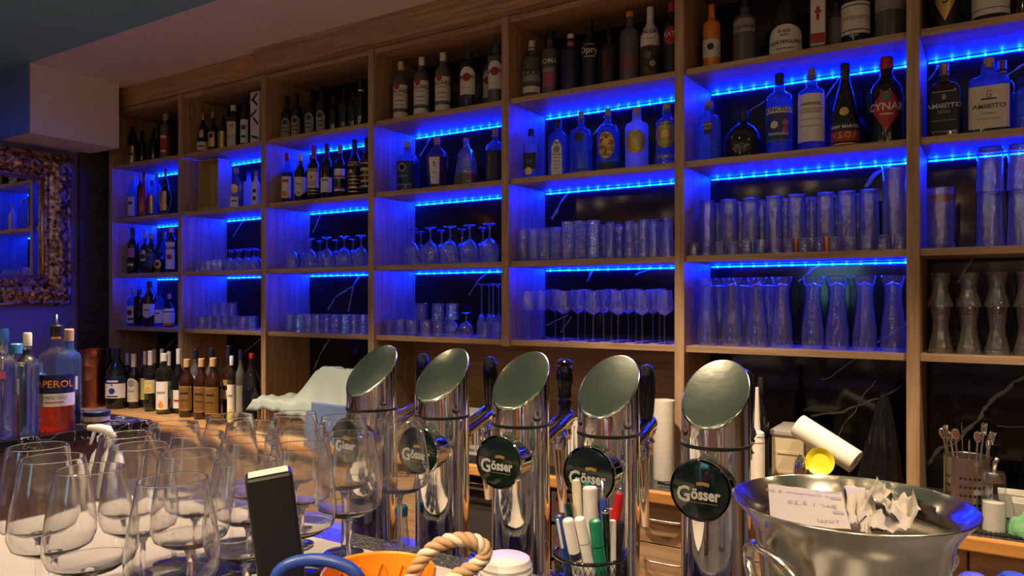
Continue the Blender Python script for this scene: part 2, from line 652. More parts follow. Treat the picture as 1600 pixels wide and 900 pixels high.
# unseen blue lamp and housing, added to light the mirror wall
t = empty('added_blue_fill', (-4.1, 1.0, CEIL - .004), 'added unseen blue fill lamp on the ceiling before the mirror wall', 'ceiling light')
MB().smooth().lathe([(.05, -.012), (.055, -.07), (.06, 0), (0, 0)], 24).build('housing', 'black', t)
l = bpy.data.lights.new('spot', 'SPOT')
l.energy, l.color, l.spot_size, l.spot_blend, l.shadow_soft_size = 38, (.02, .05, 1), math.radians(95), .8, .05
o = bpy.data.objects.new('lamp', l)
COL.objects.link(o)
o.parent = t
o.location = (0, 0, -.08)
o.rotation_euler = Vector((-1.3, .9, -1.5)).to_track_quat('-Z', 'Y').to_euler()
# pendants over the guests, met again as reflections in the black marble
for i, (px, py, Yv, r) in enumerate(((965, 345, 8.6, .24), (1503, 318, 7.9, .20), (741, 334, 7.3, .13), (764, 350, 7.6, .12))):
    c = virt(px, py, Yv)
    t = empty('pendant_lamp', c, '%s copper pendant lamp over the guests tables' % ['first', 'second', 'third', 'fourth', 'fifth'][i], 'pendant lamp', 'copper pendant lamps')
    MB().smooth().lathe([(r, 0), (r * .95, .05), (r * .6, .12), (.03, .16), (.02, .20), (0, .20), (.018, .15), (r * .57, .112), (r * .93, .045)], 32).build('lamp_shade', 'copper', t)
    MB().smooth().lathe([(0, .03), (.035, .04), (.045, .07), (.03, .10), (0, .11)], 16).build('bulb', 'pendant_bulb', t)
    MB().tube([(0, 0, .19), (0, 0, CEIL - c.z - .005)], .004, 6).build('cord', 'black', t)
# festoon lights along the guests side
for k, (y0, z0, n) in enumerate(((.55, 2.86, 30), (-.25, 2.75, 30), (-.9, 2.55, 26), (-2.4, 2.45, 26), (-3.8, 2.2, 26))):
    t = empty('string_lights', (-4.5, y0, z0), '%s string of small warm bulbs from the bar across the guests room' % ['first', 'second', 'third', 'fourth', 'fifth'][k], 'string lights', 'festoon lights over the guests room')
    pts = []
    for q in range(n * 4 + 1):
        s_ = q / (n * 4)
        pts.append((s_ * 7.6, 0, -.16 * math.sin(s_ * 4 * math.pi) ** 2))
    MB().tube(pts, .003, 5).build('cable', 'black', t)
    m = MB().smooth()
    for q in range(2, n * 4, 4):
        p = pts[q]
        m.lathe([(0, -.030), (.009, -.023), (.011, -.015), (.006, -.004), (0, -.004)], 8, c=p)
    o = m.build('festoon_bulbs', 'fest', t)
    o['kind'] = 'stuff'

# ------------------------------------------------------------------ shelving
YS = 3.0        # front plane of the uprights
DEP = .345
SA, SB_, SC_, SD, WT = EYE + .950, EYE + .569, EYE + .178, EYE - .194, EYE - .727
SHELF_Z = [SA, SB_, SC_, SD]
TOPZ = EYE + 1.309
UX = [X_(p, YS) for p in (175, 284, 415, 584, 795, 1069, 1437)]      # right edges of the uprights (front)
UX.append(UX[-1] + (UX[-1] - UX[-2]))
TH = .042
shelv = empty('back_bar_shelving', (0, YS, WT), 'oak back bar shelving of seven open bays with black marble back', 'shelving')
def part(mb, name, mats, bevel=0):
    o = mb.build(name, mats, shelv, bevel=bevel)
    o.location = (-0, -YS, -WT)
    return o
for i, x in enumerate(UX):
    z0 = WT if i != 4 else SD - .03
    part(MB().box(x - TH, x, YS, YS + DEP, z0, TOPZ + .03), 'upright_panel', 'oak_v', .002)
for b in range(7):
    x0, x1 = UX[b] + .0005, UX[b + 1] - TH - .0005
    for z in SHELF_Z:
        part(MB().box(x0, x1, YS + .018, YS + DEP, z - .026, z), 'shelf_board', 'oak_h', .0015)
    part(MB().box(x0, x1, YS + .01, YS + DEP, TOPZ, TOPZ + .028), 'top_board', 'oak_h', .0015)
xj = X_(407, YS)
part(MB().box(UX[0] - TH, xj, YS - .006, YS + .02, TOPZ + .031, CEIL - .001), 'fascia_board', 'oak_top')
part(MB().box(xj + .001, UX[-1], YS - .05, YS + .02, TOPZ + .031, CEIL - .001), 'fascia_board', 'oak_h')
# marble back, with its white veins let into the surface
VEINS = [
    ([(1268, 649), (1318, 643), (1347, 631), (1383, 618), (1409, 602)], 3.2),
    ([(1309, 682), (1320, 662), (1336, 643), (1345, 625), (1356, 608), (1362, 604), (1368, 594)], 2),
    ([(1283, 594), (1300, 588), (1306, 581), (1320, 572), (1338, 560)], 1.8),
    ([(1450, 728), (1458, 712), (1468, 700), (1491, 693), (1503, 680), (1515, 669), (1529, 657), (1536, 642), (1541, 634), (1556, 620), (1571, 610), (1585, 598), (1602, 588)], 6),
    ([(1556, 666), (1602, 667)], 1.6),
    ([(501, 334), (495, 350), (489, 363)], 3), ([(567, 424), (552, 447), (525, 463), (512, 485)], 3.5), ([(552, 447), (549, 465), (544, 487)], 3),
    ([(768, 421), (747, 439), (733, 461)], 2.5), ([(672, 216), (664, 232), (656, 244)], 4), ([(888, 300), (876, 318), (862, 342)], 6),
    ([(944, 192), (927, 210)], 3), ([(928, 417), (917, 440)], 4), ([(1018, 417), (993, 430)], 3), ([(853, 509), (888, 492)], 2), ([(893, 495), (876, 520)], 2),
    ([(1312, 120), (1290, 152)], 3), ([(1196, 158), (1172, 173)], 3), ([(1388, 258), (1368, 272), (1352, 292)], 7), ([(1290, 408), (1268, 422), (1247, 440)], 4),
    ([(1418, 504), (1395, 520), (1369, 536)], 3.5), ([(1466, 102), (1450, 126)], 4), ([(1602, 98), (1573, 118)], 4), ([(1523, 400), (1510, 420), (1495, 443)], 4),
    ([(277, 523), (268, 535), (258, 546)], 2.5), ([(406, 530), (395, 540), (382, 550)], 2.2), ([(381, 342), (373, 356), (364, 370)], 3), ([(516, 530), (505, 545), (490, 577)], 3),
]
YBK = YS + DEP
random.seed(4)
back = MB()
back.box(UX[0] - TH, UX[-1], YBK, YBK + .02, WT, TOPZ + .03)
back.mat(1)
for pts, wpx in VEINS:
    P = [Vector((X_(x, YBK), 0, Z_(x, y, YBK))) for x, y in pts]
    # subdivide and roughen
    Q = []
    for p, q in zip(P, P[1:]):
        n = max(2, int((q - p).length / .02))
        for k in range(n):
            Q.append(p.lerp(q, k / n) + Vector((random.uniform(-.003, .003), 0, random.uniform(-.003, .003))))
    Q.append(P[-1])
    w_ = wpx / F * zc(pts[0][0], YBK) * .5
    vs, fs = [], []
    for i, p in enumerate(Q):
        d = (Q[min(i + 1, len(Q) - 1)] - Q[max(i - 1, 0)]).normalized()
        n_ = Vector((-d.z, 0, d.x)) * w_ * random.uniform(.35, 1.1)
        vs += [(p.x + n_.x, YBK - .0006, p.z + n_.z), (p.x - n_.x, YBK - .0006, p.z - n_.z)]
    for i in range(len(Q) - 1):
        fs.append((2 * i, 2 * i + 1, 2 * i + 3, 2 * i + 2))
    back.add(vs, fs)
part(back, 'marble_back_panel', ['marble', 'vein'])
# the wooden infill under the lowest shelf of the two middle bays
part(MB().box(UX[3], UX[5] - TH, YBK - .012, YBK - .001, WT, SD - .026), 'wood_infill_panel', 'oak_top')

BAY = ['first', 'second', 'third', 'fourth', 'fifth', 'sixth', 'seventh']
SHN = ['top', 'second', 'third', 'lowest']
# LED strips under the shelves, at the back, facing into the bay
for b in range(7):
    x0, x1 = UX[b] + .006, UX[b + 1] - TH - .006
    for s in range(3):
        if b == 6 and s == 2:
            continue
        z = SHELF_Z[s] - .026
        t = empty('led_strip', ((x0 + x1) / 2, YBK - .001, z), 'blue LED strip under the %s shelf of the %s bay from the mirror' % (SHN[s], BAY[b]), 'led strip', 'blue LED strips under the shelves')
        hw = (x1 - x0) / 2
        MB().box(-hw, hw, -.0030, -.0005, -.0115, -.0065).build('tape', 'led_tape', t)
        m = MB()
        n = 15
        for k in range(n):
            xx = -hw + (k + .5) * 2 * hw / n
            m.box(xx - .0035, xx + .0035, -.0055, -.0031, -.012, -.006)
        m.build('diode_row', 'led_dot', t)

# ------------------------------------------------------------------ worktop and units below
YE = 2.69
gra0 = X_(560, 2.8)
t = empty('worktop', (0, YE, WT), 'long back bar worktop, oak at one end and dark granite beyond', 'worktop')
def wpart(mb, name, mats, bevel=0):
    o = mb.build(name, mats, t, bevel=bevel)
    o.location = (0, -YE, -WT)
    return o
wpart(MB().box(XL + .031, gra0, YE + .03, YBK, WT - .035, WT - .0005), 'oak_top', 'oak_top')
wpart(MB().box(gra0 + .0005, UX[-1], YE + .03, YBK, WT - .035, WT - .0005), 'granite_top', 'granite')
wpart(MB().box(XL + .031, UX[-1], YE, YE + .0295, WT - .045, WT + .0005), 'front_edge', 'edge_wood', .006)

YC = 2.73
def unit_x(p0, p1):
    return X_(p0, YC), X_(p1, YC)
def cabinet(x0, x1, rows, label, mat='oak_h'):
    t = empty('drawer_cabinet', ((x0 + x1) / 2, YC, 0), label, 'cabinet', 'drawer cabinets under the worktop')
    hw = (x1 - x0) / 2
    MB().box(-hw, hw, .02, .58, .06, WT - .046).build('carcass', 'oak_v', t)
    z = WT - .052
    for i, h in enumerate(rows):
        z0 = z - h + .004
        d = MB().box(-hw + .003, hw - .003, 0, .019, z0, z).build('drawer', mat, t, bevel=.0015)
        m = MB().smooth()
        zz = z - min(h * .45, .06)
        m.tube([(-.075, 0, zz), (-.070, -.018, zz), (-.04, -.026, zz), (.04, -.026, zz), (.070, -.018, zz), (.075, 0, zz)], .0055, 8)
        m.build('handle', 'steel', d)
        z -= h
    return t
x0, x1 = X_(935, YC), X_(1150, YC)
cabinet(x0, x1, [.16, .30, .33], 'oak drawer cabinet seen between the fourth and fifth beer taps')
xa = x1 + .003
cabinet(xa, X_(1513, YC) - .001, [.16, .30, .33], 'oak drawer cabinet behind the champagne bucket')
cabinet(X_(1513, YC) + .001, X_(1513, YC) + .62, [.16, .30, .33], 'oak drawer cabinet below the cutlery holder')
# glass washer
xw0, xw1 = X_(715, YC), X_(858, YC)
t = empty('glass_washer', ((xw0 + xw1) / 2, YC, 0), 'black glass fronted washer under the worktop behind the second tap', 'appliance')
hw = (xw1 - xw0) / 2
MB().box(-hw, hw, .03, .58, .06, WT - .05).build('housing', 'black', t, bevel=.003)
d = MB().box(-hw + .004, hw - .004, 0, .029, .28, WT - .075).build('door', 'black_gloss', t, bevel=.004)
m = MB().box(-hw + .05, hw - .05, -.002, .0, .36, WT - .15)
m.build('window_pane', 'dark_grey', d)
MB().smooth().tube([(-hw + .05, 0, WT - .10), (-hw + .05, -.03, WT - .10), (hw - .05, -.03, WT - .10), (hw - .05, 0, WT - .10)], .006, 8).build('handle', 'steel', d)
MB().box(-hw + .004, hw - .004, -.01, .029, .22, .275).build('lower_panel', 'dark_grey', t)
# fridge
xf0, xf1 = X_(860, YC), X_(932, YC)
t = empty('bar_fridge', ((xf0 + xf1) / 2, YC, 0), 'steel fronted appliance with slot controls next to the glass washer', 'appliance')
hw = (xf1 - xf0) / 2
MB().box(-hw, hw, .03, .58, .06, WT - .05).build('housing', 'dark_grey', t, bevel=.003)
for (a, b) in ((.70, .83), (.55, .69), (.30, .54), (.08, .29)):
    p = MB().box(-hw + .004, hw - .01, 0, .029, a, b - .006).build('front_panel', 'steel', t, bevel=.003)
    MB().box(-hw + .03, -hw + .09, -.003, 0, b - .045, b - .025).build('slot', 'black', p)
# left units, mostly hidden
xq0, xq1 = XL + .04, X_(712, YC)
n = 5
for i in range(n):
    a = xq0 + (xq1 - xq0) * i / n
    b = xq0 + (xq1 - xq0) * (i + 1) / n - .003
    cabinet(a, b, [.79], 'oak cupboard under the worktop, %s one from the mirror wall' % BAY[i])

# ------------------------------------------------------------------ bottles
# profile kinds: (radius fraction, height fraction) of the glass body, cap start, cap radius fraction
KIND = {
    'spirit': ([(.0, 0), (.93, 0), (1, .02), (1, .58), (.97, .63), (.80, .69), (.50, .745), (.38, .79), (.36, .90), (.38, .905), (.36, .92), (0, .92)], .86, .43),
    'wine': ([(.0, 0), (.93, 0), (1, .02), (1, .58), (.93, .635), (.62, .70), (.42, .74), (.38, .80), (.36, .97), (0, .97)], .76, .42),
    'tall': ([(.0, 0), (.93, 0), (1, .02), (1, .68), (.95, .72), (.66, .77), (.44, .80), (.38, .84), (.38, .93), (0, .93)], .86, .46),
    'shoulder': ([(.0, 0), (.93, 0), (1, .02), (1, .66), (.98, .70), (.86, .735), (.52, .765), (.40, .79), (.38, .92), (0, .92)], .87, .46),
    'cone': ([(.0, 0), (.90, 0), (1, .03), (1, .36), (.92, .46), (.70, .60), (.46, .72), (.33, .80), (.30, .93), (0, .93)], .80, .36),
    'bell': ([(.0, 0), (.94, 0), (1, .02), (.97, .25), (.82, .55), (.66, .66), (.40, .73), (.33, .77), (.31, .93), (0, .93)], .85, .38),
    'taper': ([(.0, 0), (.68, 0), (.72, .02), (.98, .50), (1, .62), (.86, .68), (.45, .76), (.34, .80), (.34, .92), (.40, .93), (0, .93)], .84, .40),
    'apothecary': ([(.0, 0), (.93, 0), (1, .02), (1, .60), (.95, .665), (.74, .72), (.42, .745), (.30, .76), (.28, .86), (.36, .865), (.36, .885), (0, .885)], .84, .28),
    'squat': ([(.0, 0), (.80, 0), (.92, .05), (1, .28), (.90, .50), (.62, .66), (.30, .74), (.22, .78), (.20, .88), (0, .88)], .82, .24),
    'flask': ([(.0, 0), (.55, 0), (.80, .06), (1, .28), (.96, .46), (.66, .62), (.30, .70), (.22, .75), (.22, .90), (0, .90)], .84, .26),
    'jug': ([(.0, 0), (.93, 0), (1, .03), (1, .50), (.88, .60), (.62, .70), (.36, .79), (.27, .84), (.25, .93), (0, .93)], .88, .27),
    'decanter': ([(.0, 0), (.92, 0), (1, .04), (.90, .22), (.70, .48), (.56, .58), (.30, .64), (.24, .68), (.24, .80), (.30, .81), (0, .81)], .79, .22),
    'box': ([(.0, 0), (.97, 0), (1, .005), (1, .995), (.98, 1), (0, 1)], 1.2, .3),
}
SHAPES = {
    'round': None,
    'square': lambda a: 1 / (abs(math.cos(a)) ** 8 + abs(math.sin(a)) ** 8) ** .125 * .86,
    'slab': lambda a: 1 / (abs(math.cos(a)) ** 7 + abs(math.sin(a) / .62) ** 7) ** (1 / 7) * .97,
    'oval': lambda a: 1 / math.sqrt(math.cos(a) ** 2 + (math.sin(a) / .62) ** 2),
    'facet': lambda a: 1 - .07 * abs(math.sin(a * 4)),
}


def interp(prof, z):
    for (r0, z0), (r1, z1) in zip(prof[1:], prof[2:]):
        if z0 <= z <= z1:
            return r0 + (r1 - r0) * ((z - z0) / (z1 - z0) if z1 > z0 else 0)
    return prof[-2][0]


def bottle(x, y, z, R, H, kind, desc, g='glass_dark', cap='black', labels=(), liq=None, shape='round', turn=0.0, group=None, name='liquor_bottle', capr=None, cap_top=1.0, extra=None):
    """labels: (mat, z0, z1, half angle in degrees, [(word, height fraction of H, z fraction, mat, x offset fraction)])"""
    prof, c0, cr = KIND[kind]
    if capr:
        cr = capr
    sh = SHAPES[shape]
    rz = math.atan2(x, y) * -.55 + turn
    t = empty(name, (x, y, z), desc, 'bottle', group, rz)
    P = [(r * R, h * H) for r, h in prof]
    seg = 48
    MB().smooth().lathe(P, seg, shape=sh).build('glass_body', g, t)
    if liq:
        col, lvl = liq
        pts = [(0, .012 * H)] + [(interp(prof, q) * R * .93, q * H) for q in [.012 + (lvl - .012) * i / 8 for i in range(9)]] + [(0, lvl * H)]
        MB().smooth().lathe(pts, seg, shape=sh).build('liquid', col, t)
    if cap and c0 < 1.1:
        zt = H * cap_top
        q = cr * R
        MB().smooth().lathe([(0, c0 * H), (q, c0 * H), (q, zt - .004), (q * .85, zt), (0, zt)], 16).build('cap', cap, t)

    def surf(a, zf, off):
        r = interp(prof, zf) * R * (sh(a - 0) if sh else 1.0) + off
        return Vector((r * math.cos(a), r * math.sin(a), zf * H))
    for lab in labels:
        lm, z0, z1, ha = lab[:4]
        words = lab[4] if len(lab) > 4 else []
        form = lab[5] if len(lab) > 5 else 'rect'
        mats = [lm or 'paper']
        mb = MB().smooth()
        ha = math.radians(ha)
        if lm:
            n, k = max(12, int(lab[3] / 3)), 6
            vs, fs = [], []
            for j in range(k + 1):
                v = j / k
                zf = z0 + (z1 - z0) * v
                for i in range(n + 1):
                    u = i / n * 2 - 1
                    if form == 'round':
                        vv = math.sin((v - .5) * math.pi)
                        zf = (z0 + z1) / 2 + (z1 - z0) / 2 * vv
                        uu = u * math.sqrt(max(.0, 1 - vv * vv))
                    elif form == 'diamond':
                        uu = u * (1 - abs(2 * v - 1))
                    elif form == 'arch':
                        uu = u
                        zf = z0 + (z1 - z0) * v * (1 - .22 * u * u)
                    elif form == 'point':
                        uu = u
                        zf = z0 + (z1 - z0) * (v + (1 - v) * .3 * abs(u))
                    else:
                        uu = u
                    vs.append(surf(-math.pi / 2 + uu * ha, zf, .0007))
            for j in range(k):
                for i in range(n):
                    q = j * (n + 1) + i
                    fs.append((q, q + 1, q + n + 2, q + n + 1))
            mb.add(vs, fs)
        for wd in words:
            s, hf, zf, tm = wd[:4]
            xo = wd[4] if len(wd) > 4 else 0
            if tm not in mats:
                mats.append(tm)
            mb.mat(mats.index(tm))
            sz = hf * H
            if s == '|':      # a plain printed band or bar
                h2, w2 = hf * H / 2, math.radians(wd[5] if len(wd) > 5 else 30)
                vs = []
                for dz in (-1, 1):
                    for i in range(9):
                        vs.append(surf(-math.pi / 2 + (i / 4 - 1) * w2 + xo, zf + dz * h2 / H, .0020))
                mb.add(vs, [(i, i + 1, i + 10, i + 9) for i in range(8)])
            elif s == 'o' :      # a printed disc
                vs = [surf(-math.pi / 2 + xo + math.cos(a_) * sz / 2 / R, zf + math.sin(a_) * hf / 2, .0020) for a_ in [k * math.pi / 8 for k in range(16)]]
                vs.append(surf(-math.pi / 2 + xo, zf, .0020))
                mb.add(vs, [(i, (i + 1) % 16, 16) for i in range(16)])
            elif s[0] == '^':      # vertical word
                rr = interp(prof, zf) * R
                put_text(mb, s[1:], sz, lambda a_, b_: surf(-math.pi / 2 - b_ / rr + xo, min(.98, max(.02, zf + a_ / H)), .0022))
            else:
                rr = max(.35, interp(prof, zf)) * R
                put_text(mb, s, sz, lambda a_, b_: surf(-math.pi / 2 + a_ / rr + xo, zf + b_ / H, .0022), bold=.02)
        mb.build('label', mats, t)
    return t


def BT(bay, comp, cx, wpx, top, kind, desc, Y=3.13, **k):
    """a bottle standing in a compartment, sized by how large it shows; comp 0 top .. 3 lowest, 4 on the worktop"""
    zb = (SHELF_Z + [WT])[comp]
    d = zc(cx, Y)
    R = wpx / F * d / 2
    H = Z_(cx, top, Y) - zb
    H = min(H, .332 if comp < 4 else .5)
    x = X_(cx, Y)
    b = next(i for i in range(7) if x < UX[i + 1] - TH / 2 or i == 6)
    x = min(max(x, UX[b] + R + .002), UX[b + 1] - TH - R - .002) if comp < 4 or Y > 2.96 else x
    # neighbours stand clear of each other: step forward or back inside the bay
    def clash(yy):
        return max([R + orr + .0015 - math.hypot(x - ox, yy - oy) for ox, oy, orr, oc in SPOTS_TAKEN if oc == (comp, round(zb, 2))] + [0])
    lo, hi = (3.022 + R, YBK - R - .006) if comp < 4 else (2.73 + R, 3.30)
    cand = [q for q in [Y + k * sg * .012 for k in range(16) for sg in (1, -1)] if lo <= q <= hi] or [Y]
    Y = min(cand, key=lambda q: (round(clash(q), 4), abs(q - Y)))
    R -= clash(Y)
    SPOTS_TAKEN.append((x, Y, R, (comp, round(zb, 2))))
    return bottle(x, Y, zb + .0005, R, H, kind, desc, **k)


SPOTS_TAKEN = []
W_ = 'ink_white'
K_ = 'ink'
# top shelf
BT(0, 0, 207, 14, 188, 'spirit', 'dark bottle with a mustard label, topmost shelf nearest the mirror', labels=[('gold', .08, .45, 60, [('|', .05, .26, K_)])], cap='ink_red')
BT(0, 0, 222, 12, 205, 'spirit', 'low dark bottle beside the mustard labelled bottle, top shelf', Y=3.2)
BT(0, 0, 240, 13, 200, 'spirit', 'plain dark bottle beside the red labelled bottle, top shelf of first bay', Y=3.2)
BT(0, 0, 259, 17, 174, 'tall', 'clear bottle with a red label and pinkish cap, top shelf of first bay', g='glass_grey', cap='cork', labels=[('ink_red', .14, .56, 45, [('|', .05, .5, W_), ('|', .04, .2, W_)])])
BT(1, 0, 314, 18, 177, 'squat', 'round black bottle with ornate stopper and low silver label, top shelf of second bay', cap='gold', capr=.4, labels=[('paper', .10, .30, 70, [('|', .03, .2, K_)]), ('ink_gold', .40, .58, 25)])
BT(1, 0, 333, 17, 174, 'flask', 'dark flask bottle with gilt ornament and gold cap, top shelf of second bay', cap='gold', capr=.4, labels=[('ink_gold', .15, .50, 40, [('o', .1, .4, K_)])])
BT(1, 0, 348, 14, 180, 'spirit', 'black bottle with a tall gold label, top shelf of second bay', labels=[('gold', .10, .55, 70)])
BT(1, 0, 365, 20, 165, 'shoulder', 'square bottle with a cream label and white cap, top shelf of second bay', shape='square', g='glass_brown', cap='white', labels=[('cream', .08, .62, 38, [('JIM', .05, .5, 'ink_red'), ('|', .01, .3, K_)])])
BT(1, 0, 383, 14, 152, 'spirit', 'dark bottle with a pale blue and white label beside the carton, top shelf', labels=[('paper', .10, .55, 60, [('o', .1, .4, 'ink_blue'), ('|', .05, .22, 'ink_blue')])], cap='navy')
for i, (cx, tp) in enumerate(((424, 158), (440.5, 152), (463.5, 145), (485, 140), (502.5, 135))):
    BT(2, 0, cx, 17, tp, 'wine', '%s grey labelled black bottle from the mirror, top shelf of third bay' % ['first', 'second', 'third', 'fourth', 'fifth'][i], group='black bottles with grey labels', labels=[('ink_grey', .08, .50, 55, [('o', .1, .40, K_), ('|', .02, .28, K_), ('|', .02, .20, K_)], 'arch')])
for i, (cx, tp) in enumerate(((521, 150), (538, 138), (552, 143))):
    BT(2, 0, cx, 17, tp, 'wine', 'plain black bottle, %s from the grey labelled row, top shelf of third bay' % ['first', 'second', 'third'][i], Y=3.16)
BT(2, 0, 564, 20, 123, 'wine', 'black bottle with a white neck label against the upright of third bay', labels=[('paper', .74, .86, 80)], cap='black')
for i, (cx, w0, tp) in enumerate(((626.5, 24, 85), (659, 25, 75), (692.5, 25.5, 67))):
    BT(3, 0, cx, w0, tp, 'tall', 'rum bottle with white label and red disc, %s of three on the top shelf' % ['first', 'second', 'third'][i], g='glass_grey', cap='white', capr=.40, group='three rum bottles with red discs', turn=.1,
       labels=[('paper', .22, .60, 70, [('BACARDI', .060, .47, K_), ('|', .008, .43, K_), ('|', .02, .34, 'ink_grey'), ('|', .012, .27, 'ink_grey'), ('o', .10, .575, 'ink_red', -.35)]), ('paper', .07, .16, 70)])
for i, (cx, w0, tp, yy) in enumerate(((733, 29, 58, 3.13), (776, 28, 48, 3.12), (766, 24, 62, 3.23))):
    BT(3, 0, cx, w0, tp, 'shoulder', ['vermouth bottle with arched white label and red oval, beside the rum bottles', 'vermouth bottle with arched white label against the upright of the fourth bay', 'vermouth bottle half hidden behind the one against the upright'][i], Y=yy, g='glass_green' if i == 0 else 'glass_grey', cap='glass_teal', capr=.4, group='vermouth bottles with arched labels',
       labels=[('paper', .24, .66, 55, [('o', .13, .50, 'ink_red'), ('MARTINI', .055, .48, K_), ('|', .006, .34, 'ink_grey')], 'arch')])
BT(4, 0, 822, 30, 66, 'apothecary', 'clear short bottle with a white cap and a band of white text, top shelf', g='glass_grey', cap='white', capr=.34, labels=[('ink_grey', .30, .46, 70, [('ZKA', .09, .40, K_, .2)]), ('paper', .12, .22, 70)])
BT(4, 0, 854, 27, 42, 'shoulder', 'grey bottle printed with a pink figure, top shelf of fifth bay', g='glass_grey', cap='navy', labels=[('pink', .18, .38, 45, [('LOMA', .07, .52, W_)]), ('ink_grey', .39, .46, 45)])
BT(4, 0, 892, 31, 54, 'shoulder', 'wide blue black bottle with white cap and pink neck band, top shelf', g='navy', cap='white', capr=.36, labels=[('pink', .79, .86, 70)])
BT(4, 0, 922, 26, 29, 'spirit', 'slim black bottle with a white script emblem, top shelf of fifth bay', g='matte_black', labels=[(None, .3, .5, 10, [('Opry', .09, .52, W_), ('|', .010, .64, W_, .1, 40), ('|', .010, .47, W_, .1, 40)])])
BT(4, 0, 952, 29, 48, 'apothecary', 'matte black bottle with vertical red lettering, top shelf of fifth bay', g='matte_black', labels=[(None, .3, .5, 10, [('^BROCKMANS', .055, .40, 'ink_red', -.2)])])
BT(4, 0, 984, 31, 17, 'shoulder', 'grey stoneware bottle with an orange cap and red capital letters', g='glass_grey', cap='orange_line', capr=.38, labels=[(None, .3, .5, 10, [('ACPA', .075, .29, 'ink_red'), ('CHILI', .075, .20, 'ink_red')])])
BT(4, 0, 1016, 30, 11, 'spirit', 'bottle with white upper half and camouflage patterned lower half', g='white', cap='white', capr=.36, turn=.1, labels=[('slate', .06, .46, 175, [('o', .10, .34, 'brown_wood', -.2), ('o', .08, .22, 'grey', .3), ('o', .07, .15, 'brown_wood', -.4)]), (None, .3, .5, 10, [('AMALGRUM', .06, .62, K_), ('|', .008, .55, 'ink_grey', 0, 30)])])
BT(4, 0, 1050, 26, -6, 'shoulder', 'dark bottle with a red rosette label beside the upright of fifth bay', g='matte_black', cap='ink_red', labels=[('ink_red', .42, .66, 55, [('RATE', .06, .53, W_)], 'round')])
BT(5, 0, 1112, 27, 8, 'shoulder', 'orange liqueur bottle with a white diamond crest label, top shelf', g='orange_liquor', cap='orange_line', capr=.34, labels=[('paper', .20, .46, 80, [('o', .10, .35, K_)])])
BT(5, 0, 1164, 36, 0, 'shoulder', 'dark bottle with an arched grey label beside the orange liqueur', g='glass_grey', cap='black', labels=[('ink_grey', .48, .68, 60, [('OSBORNE', .05, .53, K_)], 'arch')])
BT(5, 0, 1228, 50, -30, 'bell', 'wide bell shaped dark bottle covered in a white text label', g='matte_black', cap='white', capr=.46, labels=[('paper', .03, .40, 75, [('BLACK', .035, .30, K_), ('IRISH', .03, .25, K_), ('VON HALLERS', .045, .16, K_), ('|', .01, .10, K_)], 'arch')])
BT(5, 0, 1279, 29, -42, 'shoulder', 'square gin bottle with a tall white label showing a red guardsman', g='glass_grey', shape='square', cap='black', labels=[('paper', .10, .80, 40, [('BEEFEATER', .045, .70, 'ink_red'), ('|', .16, .48, 'ink_red', 0, 10), ('|', .03, .50, 'ink_red', 0, 20), ('|', .12, .18, 'ink_red', 0, 38)])])
BT(5, 0, 1307, 27, -8, 'spirit', 'brown bottle with olive label behind the red guardsman gin bottle', Y=3.2, g='glass_grey', labels=[('ink_grey', .10, .60, 60)])
BT(5, 0, 1337, 42, -60, 'wine', 'black sparkling wine bottle with a banded white label, top shelf', cap='gold', labels=[('paper', .14, .50, 75, [('Tanqueray', .06, .30, 'ink_grey'), ('|', .012, .46, K_, 0, 70), ('|', .012, .18, K_, 0, 70)])])
BT(5, 0, 1391, 44, -70, 'shoulder', 'large charcoal bottle with olive upper label against the sixth bay upright', g='glass_grey', labels=[('ink_grey', .34, .66, 75)])
BT(6, 0, 1477, 44, -70, 'shoulder', 'black bottle with a gold diamond label, top shelf of seventh bay', g='matte_black', labels=[('ink_gold', .12, .62, 38, [('S', .12, .34, K_)], 'diamond')])
BT(6, 0, 1548, 52, -70, 'spirit', 'black bottle with a wide white ruled label, top shelf of seventh bay', labels=[('paper', .12, .50, 75, [('|', .01, .20, K_, 0, 70)])])
BT(6, 0, 1596, 36, -60, 'spirit', 'dark reddish bottle at the far end of the top shelf', g='glass_brown')
# second shelf
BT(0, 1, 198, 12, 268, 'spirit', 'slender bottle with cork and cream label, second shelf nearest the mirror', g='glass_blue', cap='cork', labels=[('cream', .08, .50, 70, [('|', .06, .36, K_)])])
BT(0, 1, 212, 10, 272, 'tall', 'slim dark bottle beside the red bottle, second shelf of first bay', cap='cork')
BT(0, 1, 225, 15, 265, 'cone', 'tall bright red lacquered bottle, second shelf of first bay', g='red_glass', cap='red', labels=[(None, .3, .4, 10, [('^RUSKAJA', .05, .3, 'ink_gold')])])
BT(0, 1, 237.5, 10, 282, 'spirit', 'small bottle with gold label behind the red bottle', g='glass_clear', labels=[('gold', .12, .60, 60)])
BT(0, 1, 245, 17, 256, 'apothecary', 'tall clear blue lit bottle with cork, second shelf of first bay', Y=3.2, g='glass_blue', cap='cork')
BT(0, 1, 259, 19, 262, 'squat', 'round black bottle with a gilt figure, second shelf of first bay', cap='copper_cap', labels=[('ink_gold', .12, .52, 30)])
BT(1, 1, 300.5, 14, 284, 'spirit', 'dark bottle with small white label beside the golden display box', labels=[('paper', .24, .36, 60, [('|', .02, .3, K_)])])
BT(1, 1, 369, 18, 263, 'shoulder', 'clear tequila bottle with gold seal and white label, second shelf', g='glass_clear', cap='cork', shape='square', labels=[('paper', .06, .30, 42, [('|', .03, .2, K_)]), ('ink_gold', .38, .60, 34, [], 'round')])
BT(1, 1, 384, 16, 268, 'shoulder', 'clear blue lit square bottle behind the gold sealed one', Y=3.18, g='glass_frost', cap='glass_blue', shape='square')
BT(1, 1, 400, 14, 268, 'spirit', 'white painted bottle with black pattern against the second bay upright', g='white', labels=[('ink', .2, .3, 20), ('ink', .4, .5, 20)], cap='cork')
